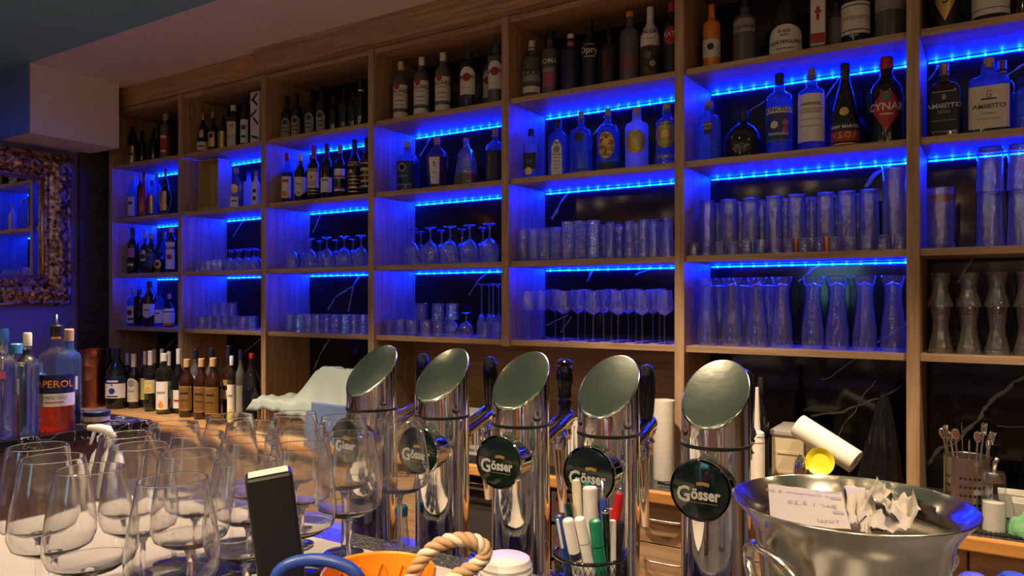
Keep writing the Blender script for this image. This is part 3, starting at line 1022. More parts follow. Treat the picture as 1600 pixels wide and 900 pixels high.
BT(2, 1, 449, 18, 240, 'spirit', 'bottle with dark liquor, white label and red neck, second shelf of third bay', g='glass_blue', liq=('ruby', .62), cap='red', labels=[('paper', .12, .54, 60, [('|', .05, .45, 'ink_red'), ('o', .12, .2, 'copper_cap')])])
BT(2, 1, 470, 20, 241, 'spirit', 'dark green bottle with a pointed white label and white cap', cap='white', labels=[('cream', .12, .52, 75, [('|', .015, .38, K_), ('o', .04, .2, 'ink_red')], 'point')])
BT(2, 1, 490.5, 20, 215, 'wine', 'dark wine bottle with large cream label and red capsule', cap='ink_red', labels=[('cream', .24, .58, 70, [('JIM BEAM', .04, .53, K_), ('o', .05, .43, 'ink_red'), ('|', .008, .34, K_), ('|', .008, .30, K_)]), ('ink_gold', .18, .205, 70), ('ink_gold', .13, .145, 70)])
BT(2, 1, 511, 19, 217, 'wine', 'black wine bottle with low plain white label, second shelf of third bay', labels=[('paper', .14, .40, 70, [('|', .02, .35, K_)])])
BT(2, 1, 531.5, 18, 228, 'spirit', 'bottle with orange and white striped label and copper neck', cap='copper_cap', g='glass_dark', labels=[('paper', .38, .56, 70, [('|', .04, .42, 'ink_red', 0, 68)]), ('ink_red', .18, .22, 70), ('paper', .15, .18, 70)])
BT(2, 1, 554.5, 21, 208, 'wine', 'black bottle covered in gold print, second shelf of third bay', cap='black', labels=[(None, .1, .2, 10, [('|', .012, .60, 'ink_gold', 0, 70), ('BROTH', .05, .53, 'ink_gold'), ('o', .07, .44, 'ink_gold', -.3), ('|', .012, .36, 'ink_gold', 0, 70), ('|', .02, .30, 'ink_gold', 0, 60), ('|', .02, .24, 'ink_gold', 0, 60), ('|', .03, .17, 'ink_gold', 0, 70), ('|', .02, .10, 'ink_gold', 0, 60)])])
BT(2, 1, 573, 19, 216, 'wine', 'second gold printed black bottle, half behind the third bay upright', labels=[(None, .1, .2, 10, [('|', .02, .56, 'ink_gold', 0, 70), ('|', .05, .46, 'ink_gold', 0, 60), ('|', .02, .36, 'ink_gold', 0, 70), ('|', .03, .26, 'ink_gold', 0, 60), ('|', .03, .17, 'ink_gold', 0, 70)])])
BT(3, 1, 637, 36, 222, 'apothecary', 'wide bottle of purple brown liquor with a ring emblem', g='glass_blue', liq=('purple_liquor', .60), cap='cork', capr=.26, labels=[(None, .1, .2, 10, [('o', .17, .47, 'ink_grey', -.2), ('o', .12, .47, 'purple_liquor', -.2), ('|', .012, .30, 'ink_grey', -.1, 25), ('|', .012, .14, 'ink_grey', 0, 40)])])
BT(3, 1, 683, 34, 213, 'taper', 'tapering clear bottle of amber liquor with a narrow white label', g='glass_clear', liq=('amber', .62), cap='cork', capr=.30, labels=[('paper', .10, .58, 30, [('S', .08, .42, K_), ('|', .01, .3, K_, 0, 12)])])
BT(3, 1, 728.5, 42, 198, 'decanter', 'cut crystal decanter with a little amber liquor', g='cut', liq=('amber', .22), cap=None, shape='facet')
BT(3, 1, 774, 30, 200, 'apothecary', 'dark liquor bottle with vertical lettering against the fourth bay upright', g='glass_blue', liq=('ruby', .56), cap='cork', capr=.3, labels=[('ink', .06, .58, 60, [('^MACALLAN', .06, .3, 'ink_grey', -.3)])])
BT(4, 1, 830, 27, 202, 'shoulder', 'small clear gin bottle with a black label and gold seal', g='glass_clear', cap='black', capr=.36, shape='square', labels=[('ink', .20, .52, 42, [('o', .15, .17, 'ink_gold', -.1), ('OB', .06, .33, 'ink_grey')], 'rect')])
BT(4, 1, 873, 33, 188, 'tall', 'pale blue gin bottle with a tall arched white label', g='glass_blue', shape='square', cap='black', capr=.3, labels=[('paper', .04, .64, 30, [('BOMBAY', .035, .565, K_), ('o', .12, .47, 'ink_grey'), ('DRY GIN', .030, .37, K_), ('|', .008, .33, K_, 0, 20), ('|', .008, .27, K_, 0, 20), ('|', .008, .21, K_, 0, 20), ('|', .008, .15, K_, 0, 20)], 'arch')])
BT(4, 1, 908, 35, 175, 'apothecary', 'broad shouldered blue lit bottle with embossed dark crest and cork', g='glass_blue', cap='cork', capr=.26, labels=[(None, .1, .2, 10, [('o', .16, .58, 'navy'), ('|', .03, .08, 'ink', 0, 40)])])
BT(4, 1, 950, 36, 170, 'apothecary', 'rum bottle with oval black and gold label and a red base band', g='glass_blue', cap='cork', capr=.26, liq=('ruby', .16), labels=[('ink_gold', .20, .62, 46, [], 'round'), ('ink', .225, .595, 40, [('GIN 1897', .035, .31, 'ink_gold'), ('o', .10, .46, 'ink_gold')], 'round')])
BT(4, 1, 995, 36, 168, 'shoulder', 'flat frosted bottle with a large teal disc label', g='glass_frost', cap='cork', capr=.36, labels=[('ink_gold', .24, .62, 62, [], 'round'), ('glass_teal', .255, .605, 57, [('o', .09, .43, 'ink_gold')], 'round')])
BT(4, 1, 1042, 34, 163, 'shoulder', 'flat clear bottle with a large turquoise disc label beside the fifth bay upright', g='glass_blue', cap='cork', capr=.36, labels=[('ink_gold', .28, .72, 64, [], 'round'), ('glass_teal', .30, .70, 60, [('o', .13, .50, 'ink_gold')], 'round'), (None, .1, .2, 10, [('Originale', .06, .13, 'ink_gold')])])
BT(5, 1, 1108.5, 38, 159, 'shoulder', 'blocky clear bottle with small black square label and cork', g='glass_blue', cap='cork', capr=.32, shape='square', labels=[('ink', .44, .64, 20, [('HNER', .04, .58, 'ink_gold'), ('GUT', .04, .52, 'ink_gold')])])
BT(5, 1, 1162, 62, 175, 'squat', 'squat round dark bottle with bubble ridges and dark stopper', g='glass_dark', cap='black', capr=.26, labels=[(None, .1, .2, 10, [('o', .03, .42, W_, -.5), ('|', .012, .24, 'ink_grey', -.2, 8), ('|', .012, .19, 'ink_grey', -.2, 8)])])
BT(5, 1, 1218, 40, 103, 'shoulder', 'limoncello bottle with painted seaside label and black cap', g='glass_blue', cap='black', capr=.36, liq=('glass_blue', .6), labels=[('paper', .50, .57, 72), ('ink_blue', .16, .50, 72, [('MONCELLO', .055, .515, K_), ('o', .09, .36, W_, -.3), ('o', .08, .38, 'pink', .55), ('o', .07, .30, 'pink', .5), ('limoncino', .045, .235, W_)]), ('paper', .17, .18, 72)])
BT(5, 1, 1268, 40, 99, 'shoulder', 'clear bottle with a large pale lilac paper label and cork', g='glass_blue', cap='cork', capr=.30, labels=[('paper', .12, .68, 72, [('|', .03, .56, 'ink_grey', 0, 45), ('|', .010, .50, 'ink_grey', 0, 55), ('LAVENDER', .035, .45, 'ink_grey'), ('|', .008, .38, 'ink_grey', 0, 50), ('|', .008, .30, 'ink_grey', 0, 50)])])
BT(5, 1, 1320.5, 42, 87, 'cone', 'black cognac bottle with gold lettering over a red band', cap='black', capr=.34, labels=[('ink_red', .08, .20, 75, [('V.S.O.P', .065, .12, 'ink_gold')]), ('ink', .20, .30, 75, [('REMY MARTIN', .036, .23, W_), ('o', .10, .42, 'ink_gold')]), ('ink_gold', .045, .06, 75)])
BT(5, 1, 1385, 48, 76, 'spirit', 'dark artichoke aperitif bottle with a red diamond label and red cap', cap='red', capr=.42, turn=.05, labels=[('ink_red', .14, .66, 58, [('CYNAR', .085, .375, W_), ('o', .09, .52, 'green_pen'), ('|', .012, .33, W_, 0, 22)], 'diamond')])
BT(6, 1, 1475, 45, 99, 'apothecary', 'black amaretto bottle with silver lettering and ornamental borders', g='glass_brown', cap='copper_cap', capr=.30, shape='slab', labels=[('ink', .10, .62, 70, [('AMARETTO', .060, .40, W_), ('Italiano', .05, .33, 'ink_grey'), ('o', .08, .54, 'ink_grey'), ('|', .006, .61, W_, 0, 50), ('|', .012, .24, 'ink_grey', 0, 50), ('|', .006, .10, W_, 0, 50)])])
BT(6, 1, 1545, 56, 91, 'shoulder', 'amaretto bottle with a large cream label and cork, seventh bay', g='glass_blue', cap='cork', capr=.26, shape='slab', liq=('ruby', .5), labels=[('cream', .08, .62, 68, [('AMARETTO', .058, .33, K_), ('G', .10, .46, 'ink_grey'), ('|', .02, .45, 'ink_blue', 0, 30), ('|', .006, .27, K_, 0, 30), ('|', .004, .20, K_, 0, 45)])])
BT(6, 1, 1566, 40, 95, 'apothecary', 'dark bottle with copper cap behind the cream labelled amaretto', Y=3.24, g='glass_brown', cap='copper_cap', capr=.3)
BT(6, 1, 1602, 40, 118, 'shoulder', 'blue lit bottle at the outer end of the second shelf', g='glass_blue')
# first bay, third and lowest shelves
for cx, w0, tp, kd, ds, k in (
    (198, 17, 355, 'spirit', 'black bottle with a pinkish label, third shelf nearest the mirror', dict(labels=[('pink', .36, .56, 40, [('|', .05, .2, 'ink_gold')])])),
    (217, 18, 360, 'flask', 'black round shouldered bottle with arched gilt emblem', dict(cap='gold', labels=[('ink_gold', .30, .56, 30, [('o', .12, .40, K_)], 'arch')])),
    (237, 18, 365, 'spirit', 'dark bottle with a blue label and copper cap, third shelf of first bay', dict(cap='copper_cap', labels=[('ink_blue', .18, .50, 60, [('|', .02, .45, 'ink_grey')])])),
    (249, 15, 392, 'spirit', 'short dark bottle with olive oval label, third shelf of first bay', dict(labels=[('ink_gold', .2, .6, 45, [('o', .2, .4, K_)], 'round')])),
    (257, 14, 362, 'spirit', 'blue lit bottle with copper cap behind the olive labelled one', dict(Y=3.24, g='glass_blue', cap='copper_cap')),
    (268, 16, 354, 'shoulder', 'bottle with large white label and red seal against the first bay upright', dict(cap='white', labels=[('paper', .08, .66, 60, [('BEAM', .07, .5, K_), ('o', .12, .34, 'ink_red')])]))):
    BT(0, 2, cx, w0, tp, kd, ds, **k)
for cx, w0, tp, kd, ds, k in (
    (197.5, 17, 450, 'apothecary', 'clear bottle with photo label, lowest shelf nearest the mirror', dict(g='glass_blue', cap='cork', labels=[('cream', .08, .52, 75, [('o', .15, .35, K_, -.2), ('|', .05, .18, K_)])])),
    (217.5, 15, 448, 'shoulder', 'square dark bottle with tall glass stopper, lowest shelf of first bay', dict(cap='glass_blue', shape='square')),
    (234, 20, 440, 'spirit', 'reddish bottle with slanting cream label, tallest on its shelf in first bay', dict(g='glass_brown', labels=[('cream', .18, .50, 70, [('|', .02, .36, K_)], 'point')])),
    (249, 14, 453, 'shoulder', 'small bottle with a lilac label, lowest shelf of first bay', dict(g='glass_blue', labels=[('paper', .10, .46, 60, [('|', .03, .36, K_)])])),
    (264.5, 21, 459, 'flask', 'flask with white and orange landscape label against the first bay upright', dict(cap='cork', labels=[('paper', .12, .56, 75), ('orange', .03, .12, 75)]))):
    BT(0, 3, cx, w0, tp, kd, ds, **k)

# bottles on the oak worktop in the first two bays
for cx, w0, tp, yy, kd, ds, k in (
    (183, 33, 544, 2.84, 'jug', 'large clear bottle with navy cap and blue and white label', dict(g='glass_dark', cap='navy', capr=.30, labels=[('navy', .42, .55, 70, [('|', .03, .46, W_)]), ('paper', .18, .42, 70, [('o', .10, .30, 'ink_blue'), ('o', .03, .40, 'ink_red'), ('|', .02, .21, K_)])])),
    (169, 28, 543, 2.95, 'jug', 'navy capped bottle half hidden behind the large blue and white labelled bottle', dict(g='glass_dark', cap='navy', capr=.3, labels=[('paper', .18, .42, 70)])),
    (209, 18, 553, 2.90, 'wine', 'green bottle with a long cream oval topped label', dict(g='glass_dark', cap='cream', labels=[('cream', .12, .56, 70, [('o', .12, .46, 'ink_grey'), ('|', .03, .32, 'ink_grey')], 'arch')])),
    (199, 14, 552, 3.02, 'wine', 'dark bottle between the large clear bottle and the cream labelled one', dict(cap='cream')),
    (224, 13, 549, 2.95, 'wine', 'green bottle with a yellow lemon label', dict(cap='cream', labels=[('cream', .14, .52, 70, [('o', .16, .42, 'yellow'), ('o', .14, .24, 'yellow')])])),
    (235, 18, 548, 2.88, 'wine', 'pale bottle with a yellow fruit label and white capsule', dict(g='glass_green', cap='white', labels=[('cream', .30, .52, 70, [('o', .16, .42, 'yellow'), ('o', .08, .36, 'orange')])])),
    (241, 15, 546, 2.99, 'wine', 'bottle with tan capsule behind the yellow fruit labels', dict(cap='cork')),
    (256.5, 24, 552, 2.86, 'shoulder', 'clear bottle with tall white label picturing an orange pear', dict(g='glass_green', cap='white', labels=[('paper', .08, .54, 50, [('|', .03, .36, 'ink_grey'), ('o', .09, .15, 'orange'), ('o', .05, .20, 'orange')])])),
    (253, 14, 545, 3.0, 'wine', 'white capped bottle behind the orange pear bottle', dict(g='glass_green', cap='white')),
    (264, 14, 549, 2.96, 'wine', 'green bottle with white capsule beside the orange pear bottle', dict(g='glass_green', cap='white', labels=[('paper', .2, .5, 60)])),
    (273.5, 16, 545, 2.90, 'wine', 'green bottle with a pale lilac label against the divider', dict(g='glass_dark', cap='white', labels=[('paper', .08, .36, 70, [('|', .03, .2, 'ink_red')])])),
    (292, 23, 561, 2.86, 'spirit', 'dark red bottle with cork cap and orange label, first of three', dict(g='glass_brown', cap='cork', labels=[('ink_gold', .12, .54, 60), ('burnt_orange', .135, .525, 54, [('|', .03, .42, 'ink'), ('|', .01, .3, 'ink')])])),
    (315, 23, 560, 2.86, 'spirit', 'dark red bottle with cork cap and orange label, second of three', dict(g='glass_brown', cap='cork', labels=[('ink_gold', .12, .54, 60), ('burnt_orange', .135, .525, 54, [('|', .03, .42, 'ink'), ('|', .01, .3, 'ink')])])),
    (333, 24, 559, 2.85, 'spirit', 'dark bottle with cork cap and broad orange label, third of three', dict(g='glass_brown', cap='cork', labels=[('ink_gold', .12, .54, 60), ('burnt_orange', .135, .525, 54, [('|', .03, .42, 'ink'), ('|', .01, .3, 'ink')])])),
    (305.5, 18, 546, 2.98, 'spirit', 'clear bottle with navy cap behind the first two orange labelled bottles', dict(g='glass_grey', cap='navy', labels=[('cream', .45, .6, 30, [], 'round')])),
    (331, 18, 544, 2.99, 'spirit', 'clear bottle with navy cap behind the third orange labelled bottle', dict(g='glass_grey', cap='navy')),
    (355, 19, 540, 2.93, 'wine', 'dark red bottle with violet neck and gold label', dict(g='glass_brown', cap='navy', labels=[('ink_gold', .46, .54, 60), ('cream', .28, .40, 60)])),
    (362, 13, 556, 2.84, 'tall', 'slim bottle with a tall white label picturing a yellow pear', dict(g='glass_green', cap='white', labels=[('paper', .04, .58, 70, [('|', .03, .42, 'ink_grey'), ('o', .08, .14, 'yellow'), ('o', .04, .2, 'yellow')])])),
    (376, 16, 547, 2.95, 'spirit', 'bottle with navy cap and grey green label beside the yellow pear bottle', dict(g='glass_grey', cap='navy', labels=[('ink_grey', .1, .5, 60)])),
    (393, 29, 552, 2.86, 'jug', 'large bottle of nearly black wine with a red cap', dict(g='glass_dark', cap='red', capr=.24))):
    BT(0, 4, cx, w0, tp, kd, ds, Y=yy, **k)

# golden display box with its small bottle, and the white carton
Y = 3.10
xa, xb = X_(310, Y), X_(341, Y)
t = empty('display_box', ((xa + xb) / 2, Y, SB_), 'open golden presentation box holding a small bottle, second shelf', 'box')
hw, hh = (xb - xa) / 2, Z_(325, 249, Y) - SB_
m = MB()
m.box(-hw, hw, .10, .104, .0005, hh).box(-hw, -hw + .004, 0, .10, .0005, hh).box(hw - .004, hw, 0, .10, .0005, hh)
m.box(-hw + .004, hw - .004, 0, .10, .0005, .03).box(-hw + .004, hw - .004, 0, .10, hh - .004, hh)
m.build('box_shell', 'box_gold', t)
MB().box(-hw + .004, hw - .004, .085, .0995, .031, hh - .005).build('lining', 'box_gold', t)
bottle(X_(333, Y), Y + .045, SB_ + .0308, .030, hh - .05, 'flask', 'small clear bottle with golden stopper inside the golden display box', g='glass_clear', cap='gold', capr=.5)
Y = 3.12
xa, xb = X_(391, Y), X_(405, Y)
hh = Z_(398, 133, Y) - SA
t = empty('gift_carton', ((xa + xb) / 2, Y, SA + .0005), 'white gift carton with blue wave pattern against the second bay upright', 'box')
hw = (xb - xa) / 2
MB().box(-hw, hw, 0, .08, 0, min(hh, .345)).build('carton', 'paper', t, bevel=.001)
m = MB()
for (u, v, a) in ((0, .28, .7), (-.01, .21, -.6), (.01, .16, .8), (0, .06, .3), (0, .31, -.7)):
    M = Matrix.Translation((u, -.0006, v)) @ Matrix.Rotation(a, 4, 'Y')
    m.box(-hw * .8, hw * .8, 0, .0005, -.008, .008, M)
m.build('printed_pattern', 'ink_blue', t)
# ring stand around the round black bottle
Y = 3.085
m = MB().smooth()
c = Vector((X_(258, Y), Y, Z_(258, 311, Y)))
m.tube([c + Vector((math.cos(a_) * .068, 0, math.sin(a_) * .095)) for a_ in [i * math.pi / 16 for i in range(33)]], .0022, 6, cap=False)
m.tube([c + Vector((-.05, 0, .05)), c + Vector((.045, 0, -.085))], .002, 6)
tag(m.build('ring_ornament', 'gilt'), 'thin gilt ring ornament in front of the round black bottle', 'ornament')

# ------------------------------------------------------------------ glasses on the shelves
GP = {   # profiles from the standing plane upward, (r, z) as fractions of max radius and height
    'highball_up': [(0, .965), (.80, .965), (.86, .975), (.88, 1.0), (.80, 1.0), (0, .99), (0, .99), (.80, .99), (.86, .985), (.885, .9), (.93, .55), (1, 0.0), (.965, 0.004), (.90, .55), (.84, .93), (0, .93)],
    'highball': [(0, .0), (.84, 0), (.87, .01), (.92, .5), (1, 1), (.965, .997), (.885, .5), (.83, .06), (0, .06)],
    'tumbler_up': [(0, 1), (.88, 1), (.93, .97), (.95, .6), (1, 0), (.95, .01), (.90, .6), (.86, .86), (0, .86)],
    'straight': [(0, 0), (.94, 0), (.97, .02), (.98, .5), (1, 1), (.96, .997), (.94, .5), (.92, .08), (0, .08)],
    'shot_up': [(0, 1), (.82, 1), (.88, .95), (.9, .7), (1, 0), (.94, .02), (.82, .65), (0, .68)],
    'wheat_up': [(0, 1), (.86, 1), (.93, .985), (.90, .94), (.72, .86), (.66, .76), (.72, .60), (.86, .42), (.98, .26), (1, .16), (.96, .05), (.93, 0), (.90, .005), (.93, .06), (.96, .16), (.94, .26), (.82, .42), (.67, .60), (.60, .76), (.60, .88), (0, .92)],
    'curvy_up': [(0, 1), (.70, 1), (.76, .97), (.72, .80), (.62, .62), (.68, .42), (.92, .16), (1, .03), (.98, 0), (.94, .02), (.86, .17), (.62, .42), (.56, .62), (.60, .85), (0, .88)],
    'goblet_up': [(0, 1), (.62, 1), (.72, .985), (.62, .975), (.20, .95), (.09, .90), (.09, .70), (.16, .63), (.45, .585), (.80, .50), (.98, .36), (1, .25), (.93, .10), (.86, 0), (.84, .003), (.90, .10), (.96, .25), (.94, .36), (.76, .48), (.40, .565), (0, .60)],
    'flute_up': [(0, 1), (.95, 1), (1, .99), (.85, .98), (.22, .955), (.11, .92), (.10, .50), (.18, .45), (.55, .38), (.80, .26), (.86, .14), (.80, 0), (.77, .003), (.82, .14), (.76, .26), (.50, .365), (0, .43)],
    'wineglass': [(0, .004), (.86, 0), (.88, .006), (.40, .018), (.09, .05), (.065, .10), (.065, .50), (.12, .535), (.45, .56), (.92, .62), (1, .66), (.94, .76), (.80, 1), (.775, .998), (.91, .76), (.965, .665), (.88, .635), (.42, .575), (0, .555)],
}
SCH = {'crystal': 12}
_PROTO = {}
ORD = ['first', 'second', 'third', 'fourth', 'fifth', 'sixth', 'seventh', 'eighth', 'ninth', 'tenth', 'eleventh', 'twelfth', 'thirteenth', 'fourteenth', 'fifteenth', 'sixteenth']


def glass_proto(kind, R, H, mat, seg, band=None):
    key = (kind, round(R, 3), round(H, 3), mat, band)
    if key not in _PROTO:
        m = MB().smooth(seg > 14)
        m.lathe([(r * R, z * H) for r, z in GP[kind]], seg)
        if band:
            m.mat(1)
            q = R * .9
            m.lathe([(q + .001, H * .80), (q + .0014, H * .80), (q + .0014, H * .88), (q + .001, H * .88)], seg)
        o = m.build(kind, [mat, band] if band else mat)
        _PROTO[key] = o.data
        bpy.data.objects.remove(o)
    return _PROTO[key]


NAMES = {'highball_up': 'highball_glass', 'highball': 'highball_glass', 'tumbler_up': 'tumbler', 'straight': 'straight_glass', 'shot_up': 'shot_glass', 'wheat_up': 'beer_glass', 'curvy_up': 'curved_tumbler',
         'goblet_up': 'goblet', 'flute_up': 'champagne_flute', 'wineglass': 'wine_glass'}


def GL(bay, comp, kind, noun, xs, R, H, Y=3.10, row='front row', mat='drink', seg=20, z0=None, place=None, group=None, band=None, tier=None, near_x=None):
    """a row of glasses at pixel columns xs"""
    zb = (SHELF_Z + [WT])[comp] + .0006 if z0 is None else z0
    xs_ = []
    lo, hi = UX[bay] + R + .002, (UX[bay + 1] - TH - R - .002)
    for cx in xs:
        xs_.append(min(max(X_(cx, Y) if near_x is None else cx, lo), hi))
    if len(xs_) > 1:
        R = min(R, min(b - a for a, b in zip(xs_, xs_[1:])) / 2 - .0008)
    me = glass_proto(kind, R, H, mat, seg, band)
    me.name = NAMES[kind]
    where = place or '%s shelf of %s bay' % (SHN[comp], BAY[bay])
    for i, cx in enumerate(xs):
        x = xs_[i]
        o = linked(NAMES[kind], me, None, (x, Y + random.uniform(-.003, .003), zb), random.uniform(0, 6))
        pos = ('%s from the mirror end, ' % ORD[i]) if len(xs) > 1 else ''
        tag(o, '%s, %s%s, %s' % (noun, pos, row, where), 'glass', group or '%s on the %s' % (noun, where))


def spread(a, b, n):
    return [a + (b - a) * i / (n - 1) for i in range(n)]


def rowx(bay, R, n, start=0.0, end=1.0, gap=.004):
    """n evenly spaced x positions (metres) inside a bay"""
    lo, hi = UX[bay] + R + .004, UX[bay + 1] - TH - R - .004
    return [lo + (hi - lo) * (start + (end - start) * (i / max(1, n - 1))) for i in range(n)]


# third shelf
GL(1, 2, 'shot_up', 'upturned shot glass', spread(309, 344, 5), .024, .075, Y=3.09, mat='cut', seg=12)
GL(1, 2, 'goblet_up', 'upturned short stemmed goblet', spread(362, 404, 4), .036, .135, Y=3.20, row='back row')
GL(1, 2, 'goblet_up', 'upturned short stemmed goblet', spread(358, 398, 4), .036, .135, Y=3.10)
GL(2, 2, 'goblet_up', 'upturned wide goblet', [457, 485, 511, 538, 564], .049, .175, Y=3.11)
GL(2, 2, 'goblet_up', 'upturned wide goblet', [470, 500, 526, 552], .049, .17, Y=3.23, row='back row')
GL(3, 2, 'goblet_up', 'upturned large goblet', [644, 673, 704, 734, 765], .052, .195, Y=3.12)
GL(3, 2, 'goblet_up', 'upturned large goblet', [658, 690, 722, 755], .052, .19, Y=3.24, row='back row')
GL(4, 2, 'straight', 'straight ribbed highball', [817, 835, 852, 870], .030, .155, Y=3.08, mat='cut', seg=14)
GL(4, 2, 'straight', 'straight ribbed highball', [826, 845, 862, 880], .030, .155, Y=3.17, mat='cut', seg=14, row='back row')
GL(4, 2, 'straight', 'tall straight highball', [889, 908, 928], .031, .175, Y=3.07, mat='cut', seg=14)
GL(4, 2, 'highball_up', 'upturned tapered highball', [954, 983, 1006, 1022, 1044], .034, .165, Y=3.09)
GL(4, 2, 'highball_up', 'upturned tapered highball', [900, 922, 944, 968, 994, 1016, 1036], .034, .165, Y=3.20, row='back row')
GL(5, 2, 'highball_up', 'upturned tall beer glass', [1105, 1139, 1173, 1209, 1245, 1290, 1323, 1358], .042, .235, Y=3.14)
GL(5, 2, 'highball_up', 'upturned tall beer glass', [1121, 1156, 1190, 1227, 1268, 1307, 1341], .042, .235, Y=3.25, row='back row')
GL(5, 2, 'highball', 'tallest flared beer glass', [1400], .046, .315, Y=3.12, row='beside the upright')
GL(5, 2, 'shot_up', 'upturned shot glass', rowx(5, .021, 15), .021, .055, Y=3.045, mat='cut', seg=10, near_x=1)
GL(5, 2, 'shot_up', 'upturned copper shot glass', [1243, 1291], .019, .06, Y=3.085, mat='copper', seg=16, row='mid row')
GL(6, 2, 'straight', 'single highball with a red band', [1470], .046, .215, Y=3.09, row='beside the upright', band='ink_red', seg=24)
for k, (zz, nm) in enumerate(((SC_ + .0006, 'stack bottom'), (SC_ + .162, 'stack top'))):
    GL(6, 2, 'highball_up', 'upturned pint glass', [1547, 1596], .054, .19 if k == 0 else .155, Y=3.10, row=nm, z0=zz if k == 0 else SC_ + .192, seg=24)
# lowest shelf
GL(1, 3, 'tumbler_up', 'upturned crystal tumbler', spread(316, 393, 7), .034, .085, Y=3.09, mat='cut', seg=12)
GL(1, 3, 'tumbler_up', 'upturned crystal tumbler', spread(328, 396, 6), .034, .085, Y=3.18, mat='cut', seg=12, row='back row')
GL(1, 3, 'tumbler_up', 'upturned crystal tumbler', [337, 350, 363], .034, .085, Y=3.13, mat='cut', seg=12, row='second tier', z0=SD + .0862)
GL(2, 3, 'tumbler_up', 'upturned crystal tumbler', spread(454, 568, 9), .034, .105, Y=3.09, mat='cut', seg=12)
GL(2, 3, 'tumbler_up', 'upturned crystal tumbler', spread(464, 572, 8), .034, .105, Y=3.18, mat='cut', seg=12, row='back row')
GL(3, 3, 'tumbler_up', 'upturned crystal tumbler', spread(606, 686, 5), .034, .085, Y=3.08, mat='cut', seg=12)
GL(3, 3, 'tumbler_up', 'upturned crystal tumbler', spread(617, 703, 5), .034, .085, Y=3.17, mat='cut', seg=12, row='back row')
GL(3, 3, 'tumbler_up', 'upturned crystal tumbler', [659, 685, 707], .036, .085, Y=3.13, mat='cut', seg=12, row='second tier', z0=SD + .0862)
GL(3, 3, 'goblet_up', 'upturned cocktail goblet', [708, 729], .038, .125, Y=3.08)
GL(3, 3, 'flute_up', 'upturned long stemmed flute', [753, 771], .032, .27, Y=3.12)
GL(3, 3, 'flute_up', 'upturned long stemmed flute', [764, 779], .032, .27, Y=3.21, row='back row')
GL(3, 3, 'tumbler_up', 'upturned crystal tumbler', [758, 778], .028, .08, Y=3.05, mat='cut', seg=12, row='front edge')
GL(4, 3, 'wineglass', 'upright wine glass', [826, 881, 927, 966, 1003, 1038], .040, .23, Y=3.07)
GL(4, 3, 'wineglass', 'upright wine glass', [847, 903, 943, 982, 1020], .040, .235, Y=3.16, row='middle row')
GL(4, 3, 'wineglass', 'upright wine glass', [868, 914, 955, 994, 1031], .040, .24, Y=3.25, row='back row')
GL(5, 3, 'wheat_up', 'upturned waisted beer glass', [1105, 1144, 1183, 1222, 1270, 1308, 1351, 1397], .050, .28, Y=3.10, seg=24)
GL(5, 3, 'wheat_up', 'upturned waisted beer glass', [1124, 1162, 1201], .050, .28, Y=3.20, row='back row', seg=24)
for k in range(2):
    GL(6, 3, 'curvy_up', 'upturned curved tumbler', [1470, 1514, 1558, 1604], .054, .165 if k == 0 else .12, Y=3.09, row='lower tier' if k == 0 else 'upper tier', z0=SD + .0006 + k * .166, seg=22)

# ------------------------------------------------------------------ bars
BAR = EYE - .470        # guests' bar top
LOW = EYE - .560        # tap ledge behind it
RET = EYE - .440        # return counter with the bottles
t = empty('front_bar', (0, .4, 0), 'guests bar counter with dark granite top carrying the wine glasses', 'bar counter')
def fp(mb, name, mat, bevel=0):
    o = mb.build(name, mat, t, bevel=bevel)
    o.location = (0, -.4, 0)
fp(MB().box(-1.72, 1.6, .12, 1.115, BAR - .04, BAR), 'counter_top', 'granite', .006)
fp(MB().box(-1.68, 1.56, .22, 1.10, .001, BAR - .0405), 'counter_body', 'brown_wood')
t = empty('tap_ledge', (0, 1.25, 0), 'lower steel drip ledge on which the beer taps stand', 'bar counter')
def lp(mb, name, mat, bevel=0):
    o = mb.build(name, mat, t, bevel=bevel)
    o.location = (0, -1.25, 0)
lp(MB().box(-2.45, 1.6, 1.117, 1.365, LOW - .03, LOW), 'ledge_top', 'steel', .004)
lp(MB().box(-2.40, 1.56, 1.13, 1.345, .001, LOW - .0305), 'ledge_body', 'brown_wood')
xr = -2.575
t = empty('return_counter', (xr - 1, 1.0, 0), 'return counter with black veined marble top carrying the pouring bottles', 'bar counter')
def rp(mb, name, mat, bevel=0):
    o = mb.build(name, mat, t, bevel=bevel)
    o.location = (-(xr - 1), -1.0, 0)
rp(MB().box(XL + .01, xr, -.4, 1.62, RET - .035, RET), 'counter_top', 'marble2', .003)
rp(MB().box(XL + .01, xr - .03, -.37, 1.59, .001, RET - .0355), 'counter_body', 'brown_wood')
# pale cloth under the wine glasses
m = MB().smooth()
n = 30
vs, fs = [], []
for j in range(n + 1):
    for i in range(n + 1):
        x, y = -1.69 + 1.12 * i / n, .34 + .70 * j / n
        vs.append((x, y, BAR + .004 + .0022 * noise.noise(Vector((x * 9, y * 9, 1)))))
for j in range(n):
    for i in range(n):
        q = j * (n + 1) + i
        fs.append((q, q + 1, q + n + 2, q + n + 1))
m.add(vs, fs)
tag(m.build('bar_cloth', 'bar_linen'), 'pale cloth spread on the bar under the wine glasses', 'cloth')

